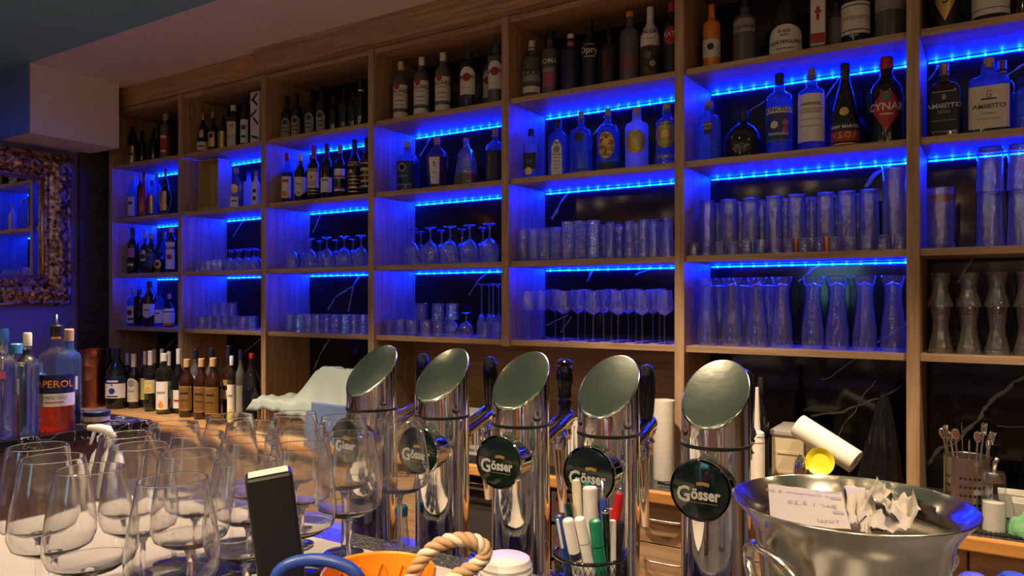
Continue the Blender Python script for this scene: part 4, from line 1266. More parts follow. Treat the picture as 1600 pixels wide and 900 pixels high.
# ------------------------------------------------------------------ beer taps
TAPX = [X_(p, 1.28) for p in (581, 691, 814, 951, 1118)]
TN = ['first', 'second', 'third', 'fourth', 'fifth']
def gosser(mb, cx, y, cz, s):
    """the badge lettering on the plane y, facing -Y"""
    fn = lambda ox, oz, k=1: (lambda a, b: (cx + ox + a * k, y, cz + oz + b))
    put_text(mb, 'G', s * 1.55, fn(-.0265, -.0190, .92), bold=.035)
    put_text(mb, 'össer', s * 1.12, fn(.0105, -.0135, .84), bold=.05)
def tap(i):
    x, R = TAPX[i], .0575
    t = empty('beer_tap', (x, 1.28, LOW), 'chrome column beer tap with green badge, %s of the five from the wine glasses' % TN[i], 'beer tap', 'row of five beer taps')
    hb, hc, sl = .3145 - .005, .3995, .93          # ring height, cut centre height, cut slope
    m = MB().smooth()
    seg = 40
    m.lathe([(R + .012, 0), (R + .012, .008), (R + .002, .012), (R, .02), (R, hb)], seg)
    vs = []
    rows = [(R, None), (R, 1.0), (R * .985, 1.02), (R * .95, 1.03)]
    for k in range(seg):
        a = 2 * math.pi * k / seg
        vs.append((R * math.cos(a), R * math.sin(a), hb + .006))
    for k in range(seg):
        a = 2 * math.pi * k / seg
        vs.append((R * math.cos(a), R * math.sin(a), hc + sl * R * math.sin(a) - .003))
    m.add(vs, [(k, (k + 1) % seg, seg + (k + 1) % seg, seg + k) for k in range(seg)])
    m.build('column', 'chrome', t)
    m = MB().smooth()
    vs = []
    for (q, dz) in ((1.0, -.003), (.99, -.0005), (.965, .001), (.93, .0015)):
        for k in range(seg):
            a = 2 * math.pi * k / seg
            vs.append((R * q * math.cos(a), R * q * math.sin(a), hc + sl * R * q * math.sin(a) + dz))
    vs.append((0, 0, hc + .0015))
    fs = []
    for r in range(3):
        fs += [(r * seg + k, r * seg + (k + 1) % seg, (r + 1) * seg + (k + 1) % seg, (r + 1) * seg + k) for k in range(seg)]
    fs += [(3 * seg + k, 3 * seg + (k + 1) % seg, 4 * seg) for k in range(seg)]
    m.add(vs, fs)
    m.build('slanted_top', 'scratched', t)
    MB().smooth().lathe([(R - .004, hb), (R + .0012, hb), (R + .0016, hb + .003), (R + .0012, hb + .006), (R - .004, hb + .006)], seg).build('rubber_ring', 'rubber', t)
    # badge on its short housing, facing the guests
    zb, yb = EYE - .311 - LOW, -.080
    M = Matrix.Translation((0, yb, zb)) @ Matrix.Rotation(math.pi / 2, 4, 'X')
    MB().smooth().lathe([(.0505, .003), (.0515, 0), (.0500, -.006), (.047, -.010), (.046, -.05)], 40, M=M).build('badge_housing', 'chrome', t)
    d = MB().smooth().lathe([(0, .0055), (.030, .0045), (.0462, .0018), (.0475, .0)], 40, M=M)
    d = d.build('badge_face', 'green_dark', t)
    m = MB()
    gosser(m, 0, yb - .0062, zb, .0165)
    m.build('badge_lettering', 'ink_white', d)
    m = MB()
    for k in range(5):      # small gilt crest over the word
        a_ = (k - 2) * .55
        m.add([(.006 + .0042 * k - .0084 + p[0], yb - .0061, zb + .0125 + p[1] - abs(k - 2) * .0006) for p in ((-.0019, -.003), (.0019, -.003), (.0024, .0018), (0, .0034), (-.0024, .0018))], [(0, 1, 2, 3, 4)])
    m.build('badge_crest', 'ink_gold', d)
    MB().box(-.014, .030, yb - .0061, yb - .0060, zb - .0195, zb - .0187).build('badge_underline', 'ink_gold', d)
    # faucet on the barkeeper's side
    zf = EYE - .315 - LOW
    m = MB().smooth()
    M2 = Matrix.Translation((0, 0, zf)) @ Matrix.Rotation(-math.pi / 2 + .28, 4, 'X')
    m.lathe([(.034, .045), (.034, .062), (.020, .074), (.017, .13), (.020, .20), (.015, .212), (0, .214)], 20, M=M2)
    m.tube([(0, .155, zf + .035), (0, .160, zf - .01), (0, .165, zf - .06), (0, .175, zf - .15)], [.014, .015, .012, .0085], 14)
    m.build('faucet', 'chrome', t)
    hy, hz = .182, EYE - .252 - LOW
    m = MB().smooth()
    m.lathe([(.014, -.055), (.014, -.046), (.018, -.042), (.014, -.036), (.014, -.030), (.019, -.024), (.019, -.016), (.014, -.010), (.016, 0), (.0, .0)], 10, c=(0, hy, hz))
    m.build('handle_collar', 'chrome', t)
    m = MB().smooth()
    if i == 2:
        pr = [(0, 0), (.0135, 0), (.015, .010), (.0155, .025), (.014, .030), (.0165, .036), (.0150, .045), (.0185, .060), (.0195, .080), (.0165, .100), (.0145, .104), (.0190, .108), (.0190, .112), (.010, .119), (0, .121)]
    else:
        pr = [(0, 0), (.0125, 0), (.0155, .02), (.0180, .06), (.0178, .085), (.0150, .105), (.009, .115), (0, .118)]
    m.lathe(pr, 22, c=(0, hy, hz + .0005))
    m.build('handle', 'black_gloss', t)
for i in range(5):
    tap(i)
TAPX2 = TAPX

# ------------------------------------------------------------------ wine glasses on the bar
WG = [(60, 700), (82, 718), (140, 735), (201, 681), (220, 699), (271, 664), (308, 680), (297, 710), (270, 752), (361, 652), (391, 663), (387, 688), (382, 722),
      (460, 648), (470, 670), (467, 699), (541, 654), (545, 680), (620, 657)]
BOWL = [(0, .1160), (.012, .1165), (.034, .1215), (.0485, .1310), (.0538, .1450), (.0532, .1620), (.0500, .1900), (.0435, .2250), (.0395, .2480), (.0386, .2485), (.0382, .2478), (.0424, .2250), (.0488, .1900), (.0521, .1620), (.0527, .1455), (.0474, .1325), (.033, .1240), (.012, .1195), (0, .1190)]
STEM = [(.0058, .004), (.0045, .012), (.0040, .04), (.0040, .085), (.0050, .105), (.0090, .1140), (.0115, .1162)]
FOOT = [(0, 0), (.035, 0), (.0365, .0012), (.034, .0026), (.018, .0042), (.0058, .0062), (0, .0064)]
me_b = MB().smooth().lathe(BOWL, 40).build('bowl', 'wine'); mb_, = (me_b.data,); bpy.data.objects.remove(me_b)
me_s = MB().smooth().lathe(STEM, 14).build('stem', 'wine_base'); ms_ = me_s.data; bpy.data.objects.remove(me_s)
me_f = MB().smooth().lathe(FOOT, 32).build('foot', 'wine_base'); mf_ = me_f.data; bpy.data.objects.remove(me_f)
WL = ['nearest the marble return, outer edge', 'second from the outer edge, beside the marble return', 'closest to the guests at the outer edge', 'in front of the spray bottle', 'just before the one at the spray bottle',
      'back row, under the cork capped bottles', 'second row behind the remote', 'third row, middle of the cluster', 'closest to the guests in the middle', 'back row before the towel crate',
      'beside the towel crate, second row', 'third row above the remote', 'directly behind the black remote', 'back row under the blue towel', 'second row under the blue towel', 'touching the black remote on its tap side',
      'in front of the first beer tap badge', 'nearest the first beer tap', 'last of the cluster, between first and second tap']
WP = [PW(px, py, .218 * F / (py - HZ)) for px, py in WG]
for _ in range(60):      # glasses stand clear of one another
    for i in range(len(WP)):
        for j in range(i):
            v = Vector((WP[i].x - WP[j].x, WP[i].y - WP[j].y, 0))
            if 0 < v.length < .1085:
                k = v.normalized() * (.1085 - v.length) * .5
                WP[i] += k
                WP[j] -= k
for i, p in enumerate(WP):
    t = empty('wine_glass', (p.x, p.y, BAR + .0065 if p.x < -.57 and p.y < 1.04 else BAR + .0005), 'stemmed balloon wine glass %s' % WL[i], 'wine glass', 'wine glasses set out on the bar')
    linked('bowl', mb_, t); linked('stem', ms_, t); linked('foot', mf_, t)

# ------------------------------------------------------------------ champagne bucket with receipts
bc = PW(1329, 784, .84)
hb = bc.z - BAR
t = empty('champagne_bucket', (bc.x, bc.y, BAR), 'polished steel champagne bucket filled with paper receipts', 'bucket')
R = .1255
m = MB().smooth()
m.lathe([(0, .004), (.070, .004), (.074, 0), (.078, .003), (.083, .04), (.092, .13), (.098, .185), (.103, .212), (.110, .226), (.121, .238), (R, hb), (R - .001, hb + .0015), (.120, .240), (.108, .2285), (.100, .213), (.0955, .185), (.089, .13), (.080, .04), (.074, .008), (0, .008)], 64)
m.build('bucket_body', 'bucket_steel', t)
for sgn, nm in ((1, 'a'), (-1, 'b')):
    # loop handles standing off the wall, at the camera-left and opposite sides
    ang = math.radians(232) if sgn == 1 else math.radians(52)
    ca, sa = math.cos(ang), math.sin(ang)
    pts = []
    for k in range(25):
        a_ = 2 * math.pi * k / 24
        u, v = math.cos(a_) * .040, math.sin(a_) * .024
        off = .104 + .014 * (1 - abs(math.cos(a_))) + .002
        pts.append((ca * off - sa * u, sa * off + ca * u, .180 + v - .12 * u))
    MB().smooth().tube(pts, [.0045 + .002 * abs(math.cos(2 * math.pi * k / 24)) for k in range(25)], 10, cap=False).build('loop_handle', 'bucket_steel', t)

def sheet(name, corners, label, curl=.004, text=None, seed=0, mat='paper_warm', group='paper receipts in the champagne bucket'):
    """a crumpled sheet spanned by four corner points"""
    A, B, C_, D = [Vector(c) for c in corners]
    nrm = (B - A).cross(D - A).normalized()
    n = 12
    vs, fs = [], []
    def pt(u, v, off=0):
        p = A.lerp(B, u).lerp(D.lerp(C_, u), v)
        q = noise.noise(Vector((u * 2.3 + seed, v * 2.3, seed * 1.7))) + .4 * noise.noise(Vector((u * 6 + seed, v * 6, 3)))
        return p + nrm * (q * curl * 2 + curl * math.sin(u * math.pi) - off)
    for j in range(n + 1):
        for i in range(n + 1):
            vs.append(pt(i / n, j / n))
    for j in range(n):
        for i in range(n):
            q = j * (n + 1) + i
            fs.append((q, q + 1, q + n + 2, q + n + 1))
    m = MB().smooth()
    m.add(vs, fs)
    mats = [mat]
    if text:
        mats.append('ink_grey')
        m.mat(1).smooth(False)
        W, H = (B - A).length, (D - A).length
        for (s, u, v, sz) in text:
            if s == '#':
                put = [(u - .07, v - .04), (u + .07, v - .04), (u + .07, v + .04), (u - .07, v + .04)]
                m.add([pt(a_, b_, .0006) for a_, b_ in put], [(0, 1, 2, 3)])
            else:
                put_text(m, s, sz, lambda a_, b_: pt(u - a_ / W, v - b_ / H, .0008))
    o = m.build(name, mats)
    return tag(o, label, 'receipt', group)
f = lambda px, py, d: PW(px, py, d)
sheet('receipt', [f(1200, 757, .90), f(1318, 769, .90), f(1330, 826, .80), f(1204, 812, .80)], 'flat printed receipt lying upside down at the front of the champagne bucket', .0012, seed=2,
      text=[('1 x Espresso 3,20', .42, .22, .0085), ('#', .88, .22, 0), ('Bar 1 3,20', .55, .52, .010), ('#', .88, .62, 0), ('Total', .74, .9, .009), ('TISCH 4', .82, .06, .007)])
sheet('receipt', [f(1317, 742, .93), f(1352, 748, .95), f(1372, 800, .86), f(1336, 812, .80)], 'curled blank receipt standing beside the flat printed receipt', .007, seed=5)
sheet('receipt', [f(1372, 742, .93), f(1393, 768, .92), f(1378, 787, .86), f(1358, 762, .86)], 'small square receipt slip standing upright in the bucket', .003, seed=8)
sheet('receipt', [f(1381, 782, .90), f(1425, 772, .91), f(1440, 800, .84), f(1392, 812, .80)], 'crumpled receipt curving at the outer side of the bucket', .010, seed=11)
sheet('receipt', [f(1352, 800, .86), f(1412, 808, .84), f(1420, 824, .79), f(1360, 824, .79)], 'creased receipt slip in front of the crumpled one', .005, seed=14)
sheet('receipt', [f(1336, 762, .92), f(1368, 782, .91), f(1384, 826, .80), f(1344, 826, .79)], 'long folded receipt in the middle of the bucket', .006, seed=17)
# a crumpled heap underneath fills the bucket
m = MB().smooth()
vs, fs = [], []
n = 22
for j in range(n + 1):
    for i in range(n + 1):
        a_, r_ = 2 * math.pi * i / n, .084 * j / n
        x, y = bc.x + r_ * math.cos(a_), bc.y + r_ * math.sin(a_)
        vs.append((x, y, bc.z - .055 + .018 * noise.noise(Vector((x * 30, y * 30, 2))) - .05 * (j / n) ** 3))
for j in range(n):
    for i in range(n):
        q = j * (n + 1) + i
        fs.append((q, q + 1, q + n + 2, q + n + 1))
m.add(vs, fs)
tag(m.build('crumpled_receipts', 'paper_warm'), 'heap of crumpled receipts deep in the champagne bucket', 'paper heap', kind='stuff')

# ------------------------------------------------------------------ pen cup
pc = PW(921, 864, 1.03)
t = empty('pen_cup', (pc.x, pc.y, BAR), 'round black wire mesh cup full of pens and markers', 'pen holder')
hp = pc.z - BAR
rt, rb = .048, .040
m = MB()
n, k = 44, 14
vs, fs = [], []
for j in range(k + 1):
    for i in range(n):
        a_ = 2 * math.pi * (i + .5 * (j % 2)) / n
        r = rb + (rt - rb) * j / k
        vs.append((r * math.cos(a_), r * math.sin(a_), .004 + (hp - .006) * j / k))
for j in range(0, k - 1):
    for i in range(n):
        o = j % 2
        a0, a1 = j * n + i, (j + 1) * n + (i if o == 0 else (i + 1) % n)
        c0, c1 = (j + 2) * n + i, (j + 1) * n + ((i - 1) % n if o == 0 else i)
        fs.append((a0, a1, c0, c1))
m.add(vs, fs)
o = m.build('wire_mesh', 'black', t)
wm = o.modifiers.new('wire', 'WIREFRAME'); wm.thickness = .0011; wm.use_replace = True
MB().smooth().tube([(rt * math.cos(a_), rt * math.sin(a_), hp) for a_ in [i * math.pi / 24 for i in range(49)]], .0028, 8, cap=False).build('rim', 'black_gloss', t)
MB().smooth().lathe([(0, 0), (rb, 0), (rb + .001, .004), (rb, .006), (0, .006)], 32).build('base', 'black', t)

def pen(px, py, qx, qy, r, mat, label, name='ballpoint_pen', cat='pen', tip=None, band=None, clip=None, d=1.03, dq=1.03, rnd=.6):
    top, mid = PW(px, py, d), PW(qx, qy, dq)
    dr = (mid - top).normalized()
    L = (top.z - BAR - .009) / -dr.z
    bot = top + dr * L
    # keep the foot inside the cup
    v = Vector((bot.x - pc.x, bot.y - pc.y))
    if v.length > rb - r - .004:
        v = v.normalized() * (rb - r - .004)
        bot = Vector((pc.x + v.x, pc.y + v.y, bot.z))
    t = empty(name, bot, label, cat, 'pens and markers in the mesh cup')
    ax = (top - bot)
    L = ax.length
    M = ax.to_track_quat('Z', 'Y').to_matrix().to_4x4()
    b0 = 0
    if tip:
        MB().smooth().lathe([(0, L), (r * .38, L - .001), (r * .38, L - .018), (r * .62, L - .019), (r * .62, L - .028), (0, L - .028)], 12, M=M).build('push_button', tip, t)
        L -= .026
    if band:
        zz, hh, bm = band
        MB().smooth().lathe([(r * 1.03, L - zz), (r * 1.03, L - zz - hh)], 16, M=M).build('ring_band', bm, t)
    MB().smooth().lathe([(0, .0), (r * .3, .001), (r, .02), (r, L - r * rnd), (r * .86, L - r * rnd * .25), (r * .5, L), (0, L)], 16, M=M).build('barrel', mat, t)
    if clip:
        MB().box(-r * .3, r * .3, -r - .0025, -r - .0008, L - .045, L - .002, M=M @ Matrix.Rotation(.5, 4, 'Z')).build('clip', clip, t)
pen(972, 741, 960, 845, .0062, 'red', 'red ballpoint pen with silver push button, tallest in the mesh cup', tip='chrome', clip='chrome', d=1.04, dq=1.05)
pen(941, 749, 946, 850, .0058, 'blue_plastic', 'blue ballpoint pen with metal tip standing behind the green marker', tip='chrome', clip='chrome', d=1.06, dq=1.05)
pen(922, 760, 925, 850, .0105, 'white', 'thick white marker, widest in the mesh cup', 'marker_pen', 'marker', d=1.06, dq=1.06, rnd=.3)
pen(900, 749, 906, 850, .0065, 'cream', 'tall beige ribbed marker at the back of the mesh cup', 'marker_pen', 'marker', d=1.075, dq=1.06, rnd=1)
pen(918, 752, 920, 850, .0055, 'green_pen', 'teal capped pen peeking out behind the thick white marker', d=1.085, dq=1.07)
pen(887, 811, 898, 866, .0078, 'white', 'white marker with a dark blue ring leaning to the wine glass side', 'marker_pen', 'marker', band=(.048, .010, 'navy'), d=1.00, dq=1.01, rnd=.4)
pen(905, 809, 917, 866, .0078, 'white', 'plain white marker in front of the thick one', 'marker_pen', 'marker', band=(.035, .0012, 'grey'), d=1.00, dq=1.01, rnd=.4)
pen(929, 812, 940, 866, .0085, 'green_pen', 'bright green marker at the front of the mesh cup', 'marker_pen', 'marker', band=(.036, .0012, 'green_dark'), d=1.0, dq=1.01, rnd=.5)
pen(946, 796, 952, 862, .0052, 'green_dark', 'slim dark green pen with hollow end beside the green marker', band=(.001, .003, 'grey'), d=1.01, dq=1.02, rnd=.1)
pen(957, 812, 961, 862, .0050, 'white', 'slim white pen beside the dark green one', d=1.02, dq=1.02)
pen(970, 814, 966, 862, .0055, 'black', 'short black pen at the bucket side of the mesh cup', d=1.03, dq=1.03)
pen(956, 794, 959, 850, .0055, 'ink_red', 'short crimson pen behind the slim white one', d=1.05, dq=1.05)
pen(872, 805, 882, 862, .0055, 'blue_plastic', 'dark blue pen at the edge towards the wine glasses', clip='white', d=1.02, dq=1.03)
pen(888, 785, 898, 850, .0045, 'green_dark', 'thin green and blue pen behind the white markers', clip='sky_blue', d=1.06, dq=1.05)

# ------------------------------------------------------------------ remote and scissors in a dark holder
RI, UPV, FW = Vector((CY, SY, 0)), Vector((0, 0, 1)), Vector((-SY, CY, 0))
hc_ = PW(486, 930, .66)
t = empty('utensil_holder', (hc_.x, hc_.y, BAR), 'dark holder at the lower edge keeping the remote and scissors', 'holder')
MB().smooth().lathe([(0, 0), (.040, 0), (.042, .003), (.045, .135), (.043, .135), (.040, .006), (0, .006)], 32).build('holder_body', 'black', t)
top = PW(419, 738, .655)
bot = hc_ + Vector((0, 0, -.13))
bot = Vector((hc_.x, hc_.y, BAR + .030))
ax = (top - bot).normalized()
side = (RI * 1.0 + FW * .35)
side = (side - ax * side.dot(ax)).normalized()
dep = ax.cross(side)
M = Matrix((side, dep, ax)).transposed().to_4x4()
M.translation = bot
L = (top - bot).length
t = empty('remote_control', (bot.x, bot.y, bot.z), 'slim black handheld device leaning out of the dark holder', 'remote control')
M.translation = Vector((0, 0, 0))
w2, d2 = .0195, .0150
m = MB()
m.box(-w2, w2, -d2, d2, 0, L, M)
m.build('casing', 'black', t, bevel=.003)
m = MB()
m.add([M @ Vector(p) for p in ((-w2 + .003, -d2 + .002, L + .0006), (w2 - .003, -d2 + .002, L + .0006), (w2 - .003, d2 - .002, L + .0006), (-w2 + .003, d2 - .002, L + .0006))], [(0, 1, 2, 3)])
m.build('end_panel', 'cream', t)
m = MB().smooth()
M3 = M @ Matrix.Translation((.010, d2 + .0002, L - .125)) @ Matrix.Rotation(-math.pi / 2, 4, 'X')
M3b = M @ Matrix.Translation((.010, -d2 - .0002, L - .125)) @ Matrix.Rotation(math.pi / 2, 4, 'X')
m.lathe([(.0035, 0), (.0045, .0008), (.0055, 0)], 20, M=M3b)
m.build('screw_hole', 'black_gloss', t)

t = empty('scissors', (hc_.x, hc_.y, BAR + .03), 'scissors with dark blue loop handles standing in the dark holder', 'scissors')
base = Vector((hc_.x, hc_.y, BAR + .03))
def loop(cpx, cpy, a, b, d, rot):
    c = PW(cpx, cpy, d)
    return [c + RI * (math.cos(q) * a * math.cos(rot) - math.sin(q) * b * math.sin(rot)) + UPV * (math.cos(q) * a * math.sin(rot) + math.sin(q) * b * math.cos(rot)) - base for q in [k * math.pi / 12 for k in range(25)]]
MB().smooth().tube(loop(497, 908, .034, .0175, .61, -.06), .0052, 10, cap=False).build('loop_handle', 'blue_plastic', t)
MB().smooth().tube(loop(475, 955, .018, .022, .61, .3), .0052, 10, cap=False).build('loop_handle', 'blue_plastic', t)
c0 = PW(500, 940, .62) - base
MB().smooth().tube([c0, Vector((.01, 0, .002))], [.006, .002], 8).build('blade', 'steel', t)

# ------------------------------------------------------------------ orange pot with braided handle
oc = PW(592, 893, .80)
ho = oc.z - BAR
t = empty('orange_pot', (oc.x, oc.y, BAR), 'bright orange pot with petal relief and a braided rope handle', 'pot')
Ro = .0605
m = MB().smooth()
m.lathe([(0, 0), (.040, 0), (.044, .004), (.052, .09), (Ro, ho), (Ro - .0012, ho + .0022), (Ro - .003, ho), (.050, .09), (.041, .008), (0, .006)], 48)
m.build('pot_body', 'orange', t)
m = MB().smooth()
for k in range(14):
    a_ = 2 * math.pi * k / 14
    for (w0, dz, r_off) in ((.0095, .030, .0045),):
        pts = []
        for q in range(9):
            s_ = q / 8
            ww = w0 * (1 - abs(2 * s_ - 1)) / .058
            zz = ho - .010 - dz * (1 - (1 - abs(2 * s_ - 1)) )
            rr = Ro - .0035 - (ho - zz) * .095
            aa = a_ + (s_ - .5) * 2 * w0 / .058 * 1.0
            pts.append((rr * math.cos(aa), rr * math.sin(aa), ho - .010 - dz * abs(2 * s_ - 1) ** 1.4))
        m.tube(pts, .0012, 6)
m.build('petal_relief', 'orange_line', t)
arc = [(640, 905, .80), (652, 886, .79), (664, 868, .79), (680, 853, .79), (700, 845, .79), (722, 842, .79), (742, 845, .79), (756, 854, .79), (759, 866, .79), (750, 878, .79), (734, 889, .79), (715, 899, .785), (698, 912, .78)]
P = [PW(a_, b_, c_) for a_, b_, c_ in arc]
Q = []
for p, q in zip(P, P[1:]):
    for k in range(7):
        Q.append(p.lerp(q, k / 7))
for s_ in range(3):
    pts = []
    for i, p in enumerate(Q):
        d = (Q[min(i + 1, len(Q) - 1)] - Q[max(0, i - 1)]).normalized()
        n1 = FW
        n2 = d.cross(n1).normalized()
        ph = i * .42 + s_ * 2.094
        pts.append(p + (n1 * math.cos(ph) + n2 * math.sin(ph)) * .0042 - Vector((oc.x, oc.y, BAR)))
    MB().smooth().tube(pts, .0040, 8).build('rope_strand', 'cork' if s_ != 1 else 'cream', t)

# white threaded bottle beside it
wc = PW(790, 869, .86)
t = empty('squeeze_jar', (wc.x, wc.y, BAR), 'small frosted jar with ridged white screw lid in front of the pen cup', 'jar')
h = wc.z - BAR
MB().smooth().lathe([(0, 0), (.028, 0), (.030, .004), (.030, h - .030), (.028, h - .024), (0, h - .024)], 28).build('jar_body', 'glass_frost', t)
MB().smooth().lathe([(0, h - .0235), (.0300, h - .0235), (.0315, h - .021), (.0300, h - .0185), (.0312, h - .015), (.0296, h - .0125), (.0304, h - .009), (.0288, h - .006), (.0278, h - .002), (.024, h), (0, h)], 32).build('screw_lid', 'white', t)
# two small lids at the bucket's outer side
for (px, py, d, r, mm, lb) in ((1521, 905, .90, .016, 'steel', 'small jar with a domed steel lid at the outer corner of the bar'), (1584, 905, .90, .017, 'blue_plastic', 'small jar with a bright blue lid at the outer corner of the bar')):
    c = PW(px, py, d)
    t = empty('small_jar', (c.x, c.y, BAR), lb, 'jar')
    h = c.z - BAR
    MB().smooth().lathe([(0, 0), (r * .95, 0), (r, .003), (r, h - .012), (0, h - .012)], 24).build('jar_body', 'glass_frost', t)
    MB().smooth().lathe([(0, h - .0118), (r * 1.05, h - .0118), (r * 1.05, h), (r * .7, h + .006), (0, h + .008)], 24).build('lid', mm, t)
# drinking glass and small blue capped bottle between the taps' feet
c = PW(572, 835, 1.42)
t = empty('ribbed_bottle', (X_(627, 1.20), 1.20, LOW), 'small ribbed glass bottle with blue cap between first and second tap', 'bottle')
MB().smooth().lathe([(0, 0), (.018, 0), (.019, .01), (.017, .05), (.013, .09), (.012, .11), (0, .11)], 16).build('glass_body', 'cut', t)
MB().smooth().lathe([(0, .1105), (.0135, .1105), (.0135, .128), (.011, .132), (0, .132)], 16).build('cap', 'sky_blue', t)

# ------------------------------------------------------------------ return counter: pouring bottles
def RB(cx, w0, tp, Y, kind, desc, **k):
    d = zc(cx, Y)
    return bottle(X_(cx, Y), Y, RET + .0006, w0 / F * d / 2, Z_(cx, tp, Y) - RET, kind, desc, **k)
YA = 1.32
RB(89, 50, 508, YA, 'shoulder', 'orange red aperitif bottle with navy label and steel pourer', g='glass_clear', cap='black', capr=.36, liq=('aperitif', .36), turn=.35,
   labels=[('navy', .36, .535, 80, [('APEROL', .066, .42, 'orange')]), ('paper', .24, .36, 80, [('APERITIVO', .03, .31, 'ink_grey'), ('|', .008, .28, 'ink_red', 0, 30)]), (None, .1, .2, 10, [('|', .02, .88, 'orange', 0, 40)])])
p = Vector((X_(89, YA), YA, Z_(89, 508, YA)))
m = MB().smooth()
m.tube([p, p + Vector((0, 0, .012)), p + Vector((-.003, 0, .035))], [.006, .0045, .003], 10)
tag(m.build('pour_spout', 'steel'), 'steel pour spout on top of the orange red aperitif bottle', 'pour spout')
RB(108, 34, 514, 1.42, 'shoulder', 'bottle with cork top and dark liquor behind the orange red aperitif', g='glass_blue', cap='cork', capr=.40, liq=('ruby', .30), labels=[('paper', .36, .50, 70)])
RB(43, 31, 520, 1.22, 'shoulder', 'clear spirit bottle with black neck and pale wooden stopper', g='glass_solid', cap='cream', capr=.40, turn=.4, labels=[(None, .1, .2, 10, [('^LONDON DRY', .05, .3, 'ink', -.9)]), ('black', .72, .83, 180)])
RB(62, 22, 560, 1.37, 'shoulder', 'dark blue labelled bottle between the clear one and the aperitif', g='glass_blue', cap=None, labels=[('navy', .1, .75, 120)])
RB(26, 34, 537, 1.345, 'shoulder', 'clear bottle with blue metallic cap behind the pale stoppered one', g='glass_solid', cap='sky_blue', capr=.50)
RB(6, 30, 514, 1.15, 'shoulder', 'teal necked clear bottle at the mirror end of the pouring bottles', g='glass_solid', cap='glass_teal', capr=.46, labels=[('pink', .55, .62, 40)])
# cream jar
Yj = 1.49
c = Vector((X_(151, Yj), Yj, RET))
t = empty('cream_jar', c, 'low cream jar with a navy lid on the marble return counter', 'jar')
MB().smooth().lathe([(0, 0), (.040, 0), (.043, .004), (.043, .020), (.040, .023), (0, .023)], 32).build('jar_body', 'beige', t)
MB().smooth().lathe([(0, .0232), (.044, .0232), (.0445, .036), (.042, .039), (0, .039)], 32).build('lid', 'navy', t)
# spray bottle standing on the ledge
Ys = 1.16
xs_ = X_(162, Ys)
t = empty('spray_bottle', (xs_, Ys, LOW), 'white trigger spray bottle standing before the marble return counter', 'spray bottle')
hs = Z_(162, 664, Ys) - LOW
MB().smooth().lathe([(0, 0), (.036, 0), (.038, .004), (.038, .10), (.030, .13), (.016, .150), (.014, .165), (0, .165)], 28).build('bottle_body', 'white', t)
m = MB().smooth()
m.lathe([(0, .1655), (.017, .1655), (.017, .180), (.010, .184), (.009, hs - .02)], 20)
A = Vector((-.9, -.3, 0)).normalized()
pts = [A * -.030 + Vector((0, 0, hs - .030)), A * -.012 + Vector((0, 0, hs - .014)), A * .012 + Vector((0, 0, hs - .010)), A * .050 + Vector((0, 0, hs - .010))]
m.tube(pts, [.008, .014, .012, .008], 12)
m.build('spray_head', 'white', t)
MB().smooth().tube([A * .030 + Vector((0, 0, hs - .018)), A * .036 + Vector((0, 0, hs - .035)), A * .045 + Vector((0, 0, hs - .055))], [.005, .0045, .0035], 8).build('trigger', 'white', t)

# copper cooler on the worktop
Yc = 2.79
c = Vector((X_(143.5, Yc), Yc, WT))
t = empty('copper_cooler', c, 'tall hammered copper wine cooler on the oak worktop beside the pilaster', 'wine cooler')
R = 43 / F * zc(143, Yc) / 2
h = Z_(143, 545, Yc) - WT
m = MB().smooth()
pr = [(0, .004), (R * .96, .004), (R * .97, 0), (R * .98, .004)]
for q in (.08, .09, .48, .49, .72, .73, .93, .94):
    pr.append((R * (.98 + .0 * q), h * q - .004)); pr.append((R * .995, h * q)) if int(q * 100) % 2 == 0 else pr.append((R * .98, h * q + .004))
pr = sorted(pr[4:], key=lambda v: v[1]); pr = [(0, .004), (R * .96, .004), (R * .97, 0)] + pr
pr += [(R, h - .004), (R, h), (R * .95, h), (R * .94, .01), (0, .01)]
m.lathe(pr, 40)
m.build('cooler_body', 'copper', t)
m = MB()
put_text(m, 'COPPER', .022, lambda a_, b_: Vector(((R + .0012) * math.sin(a_ / R + math.atan2(c.x, c.y) * -1 + 3.14159) * -1, -(R + .0012) * math.cos(a_ / R + math.atan2(c.x, c.y) * -1 + 3.14159) * -1, h * .82 + b_)))
bpy_o = m.build('stamped_word', 'brown_wood', t)

# ------------------------------------------------------------------ ornate mirror on the left wall
mx = XL + .001
zt, zb_ = EYE + 1.00, EYE - .04
ya, yb2 = 1.55, 2.80
t = empty('wall_mirror', (mx, (ya + yb2) / 2, zb_), 'large mirror in a heavily carved antique gilt frame on the blue wall', 'mirror')
def mp(mb, name, mat, sub=False):
    o = mb.build(name, mat, t)
    o.location = (-mx, -(ya + yb2) / 2, -zb_)
    return o
fwid = .20
prof = [(0, .008), (0, .040), (.012, .055), (.03, .048), (.05, .068), (.085, .085), (.115, .075), (.135, .052), (.15, .040), (.165, .044), (.18, .034), (.20, .018), (.20, .008)]
dense = []
for (u0, d0), (u1, d1) in zip(prof, prof[1:]):
    for k in range(3):
        dense.append((u0 + (u1 - u0) * k / 3, d0 + (d1 - d0) * k / 3))
dense.append(prof[-1])
m = MB().smooth()
cs = [(ya, zb_), (yb2, zb_), (yb2, zt), (ya, zt)]
cen = ((ya + yb2) / 2, (zb_ + zt) / 2)
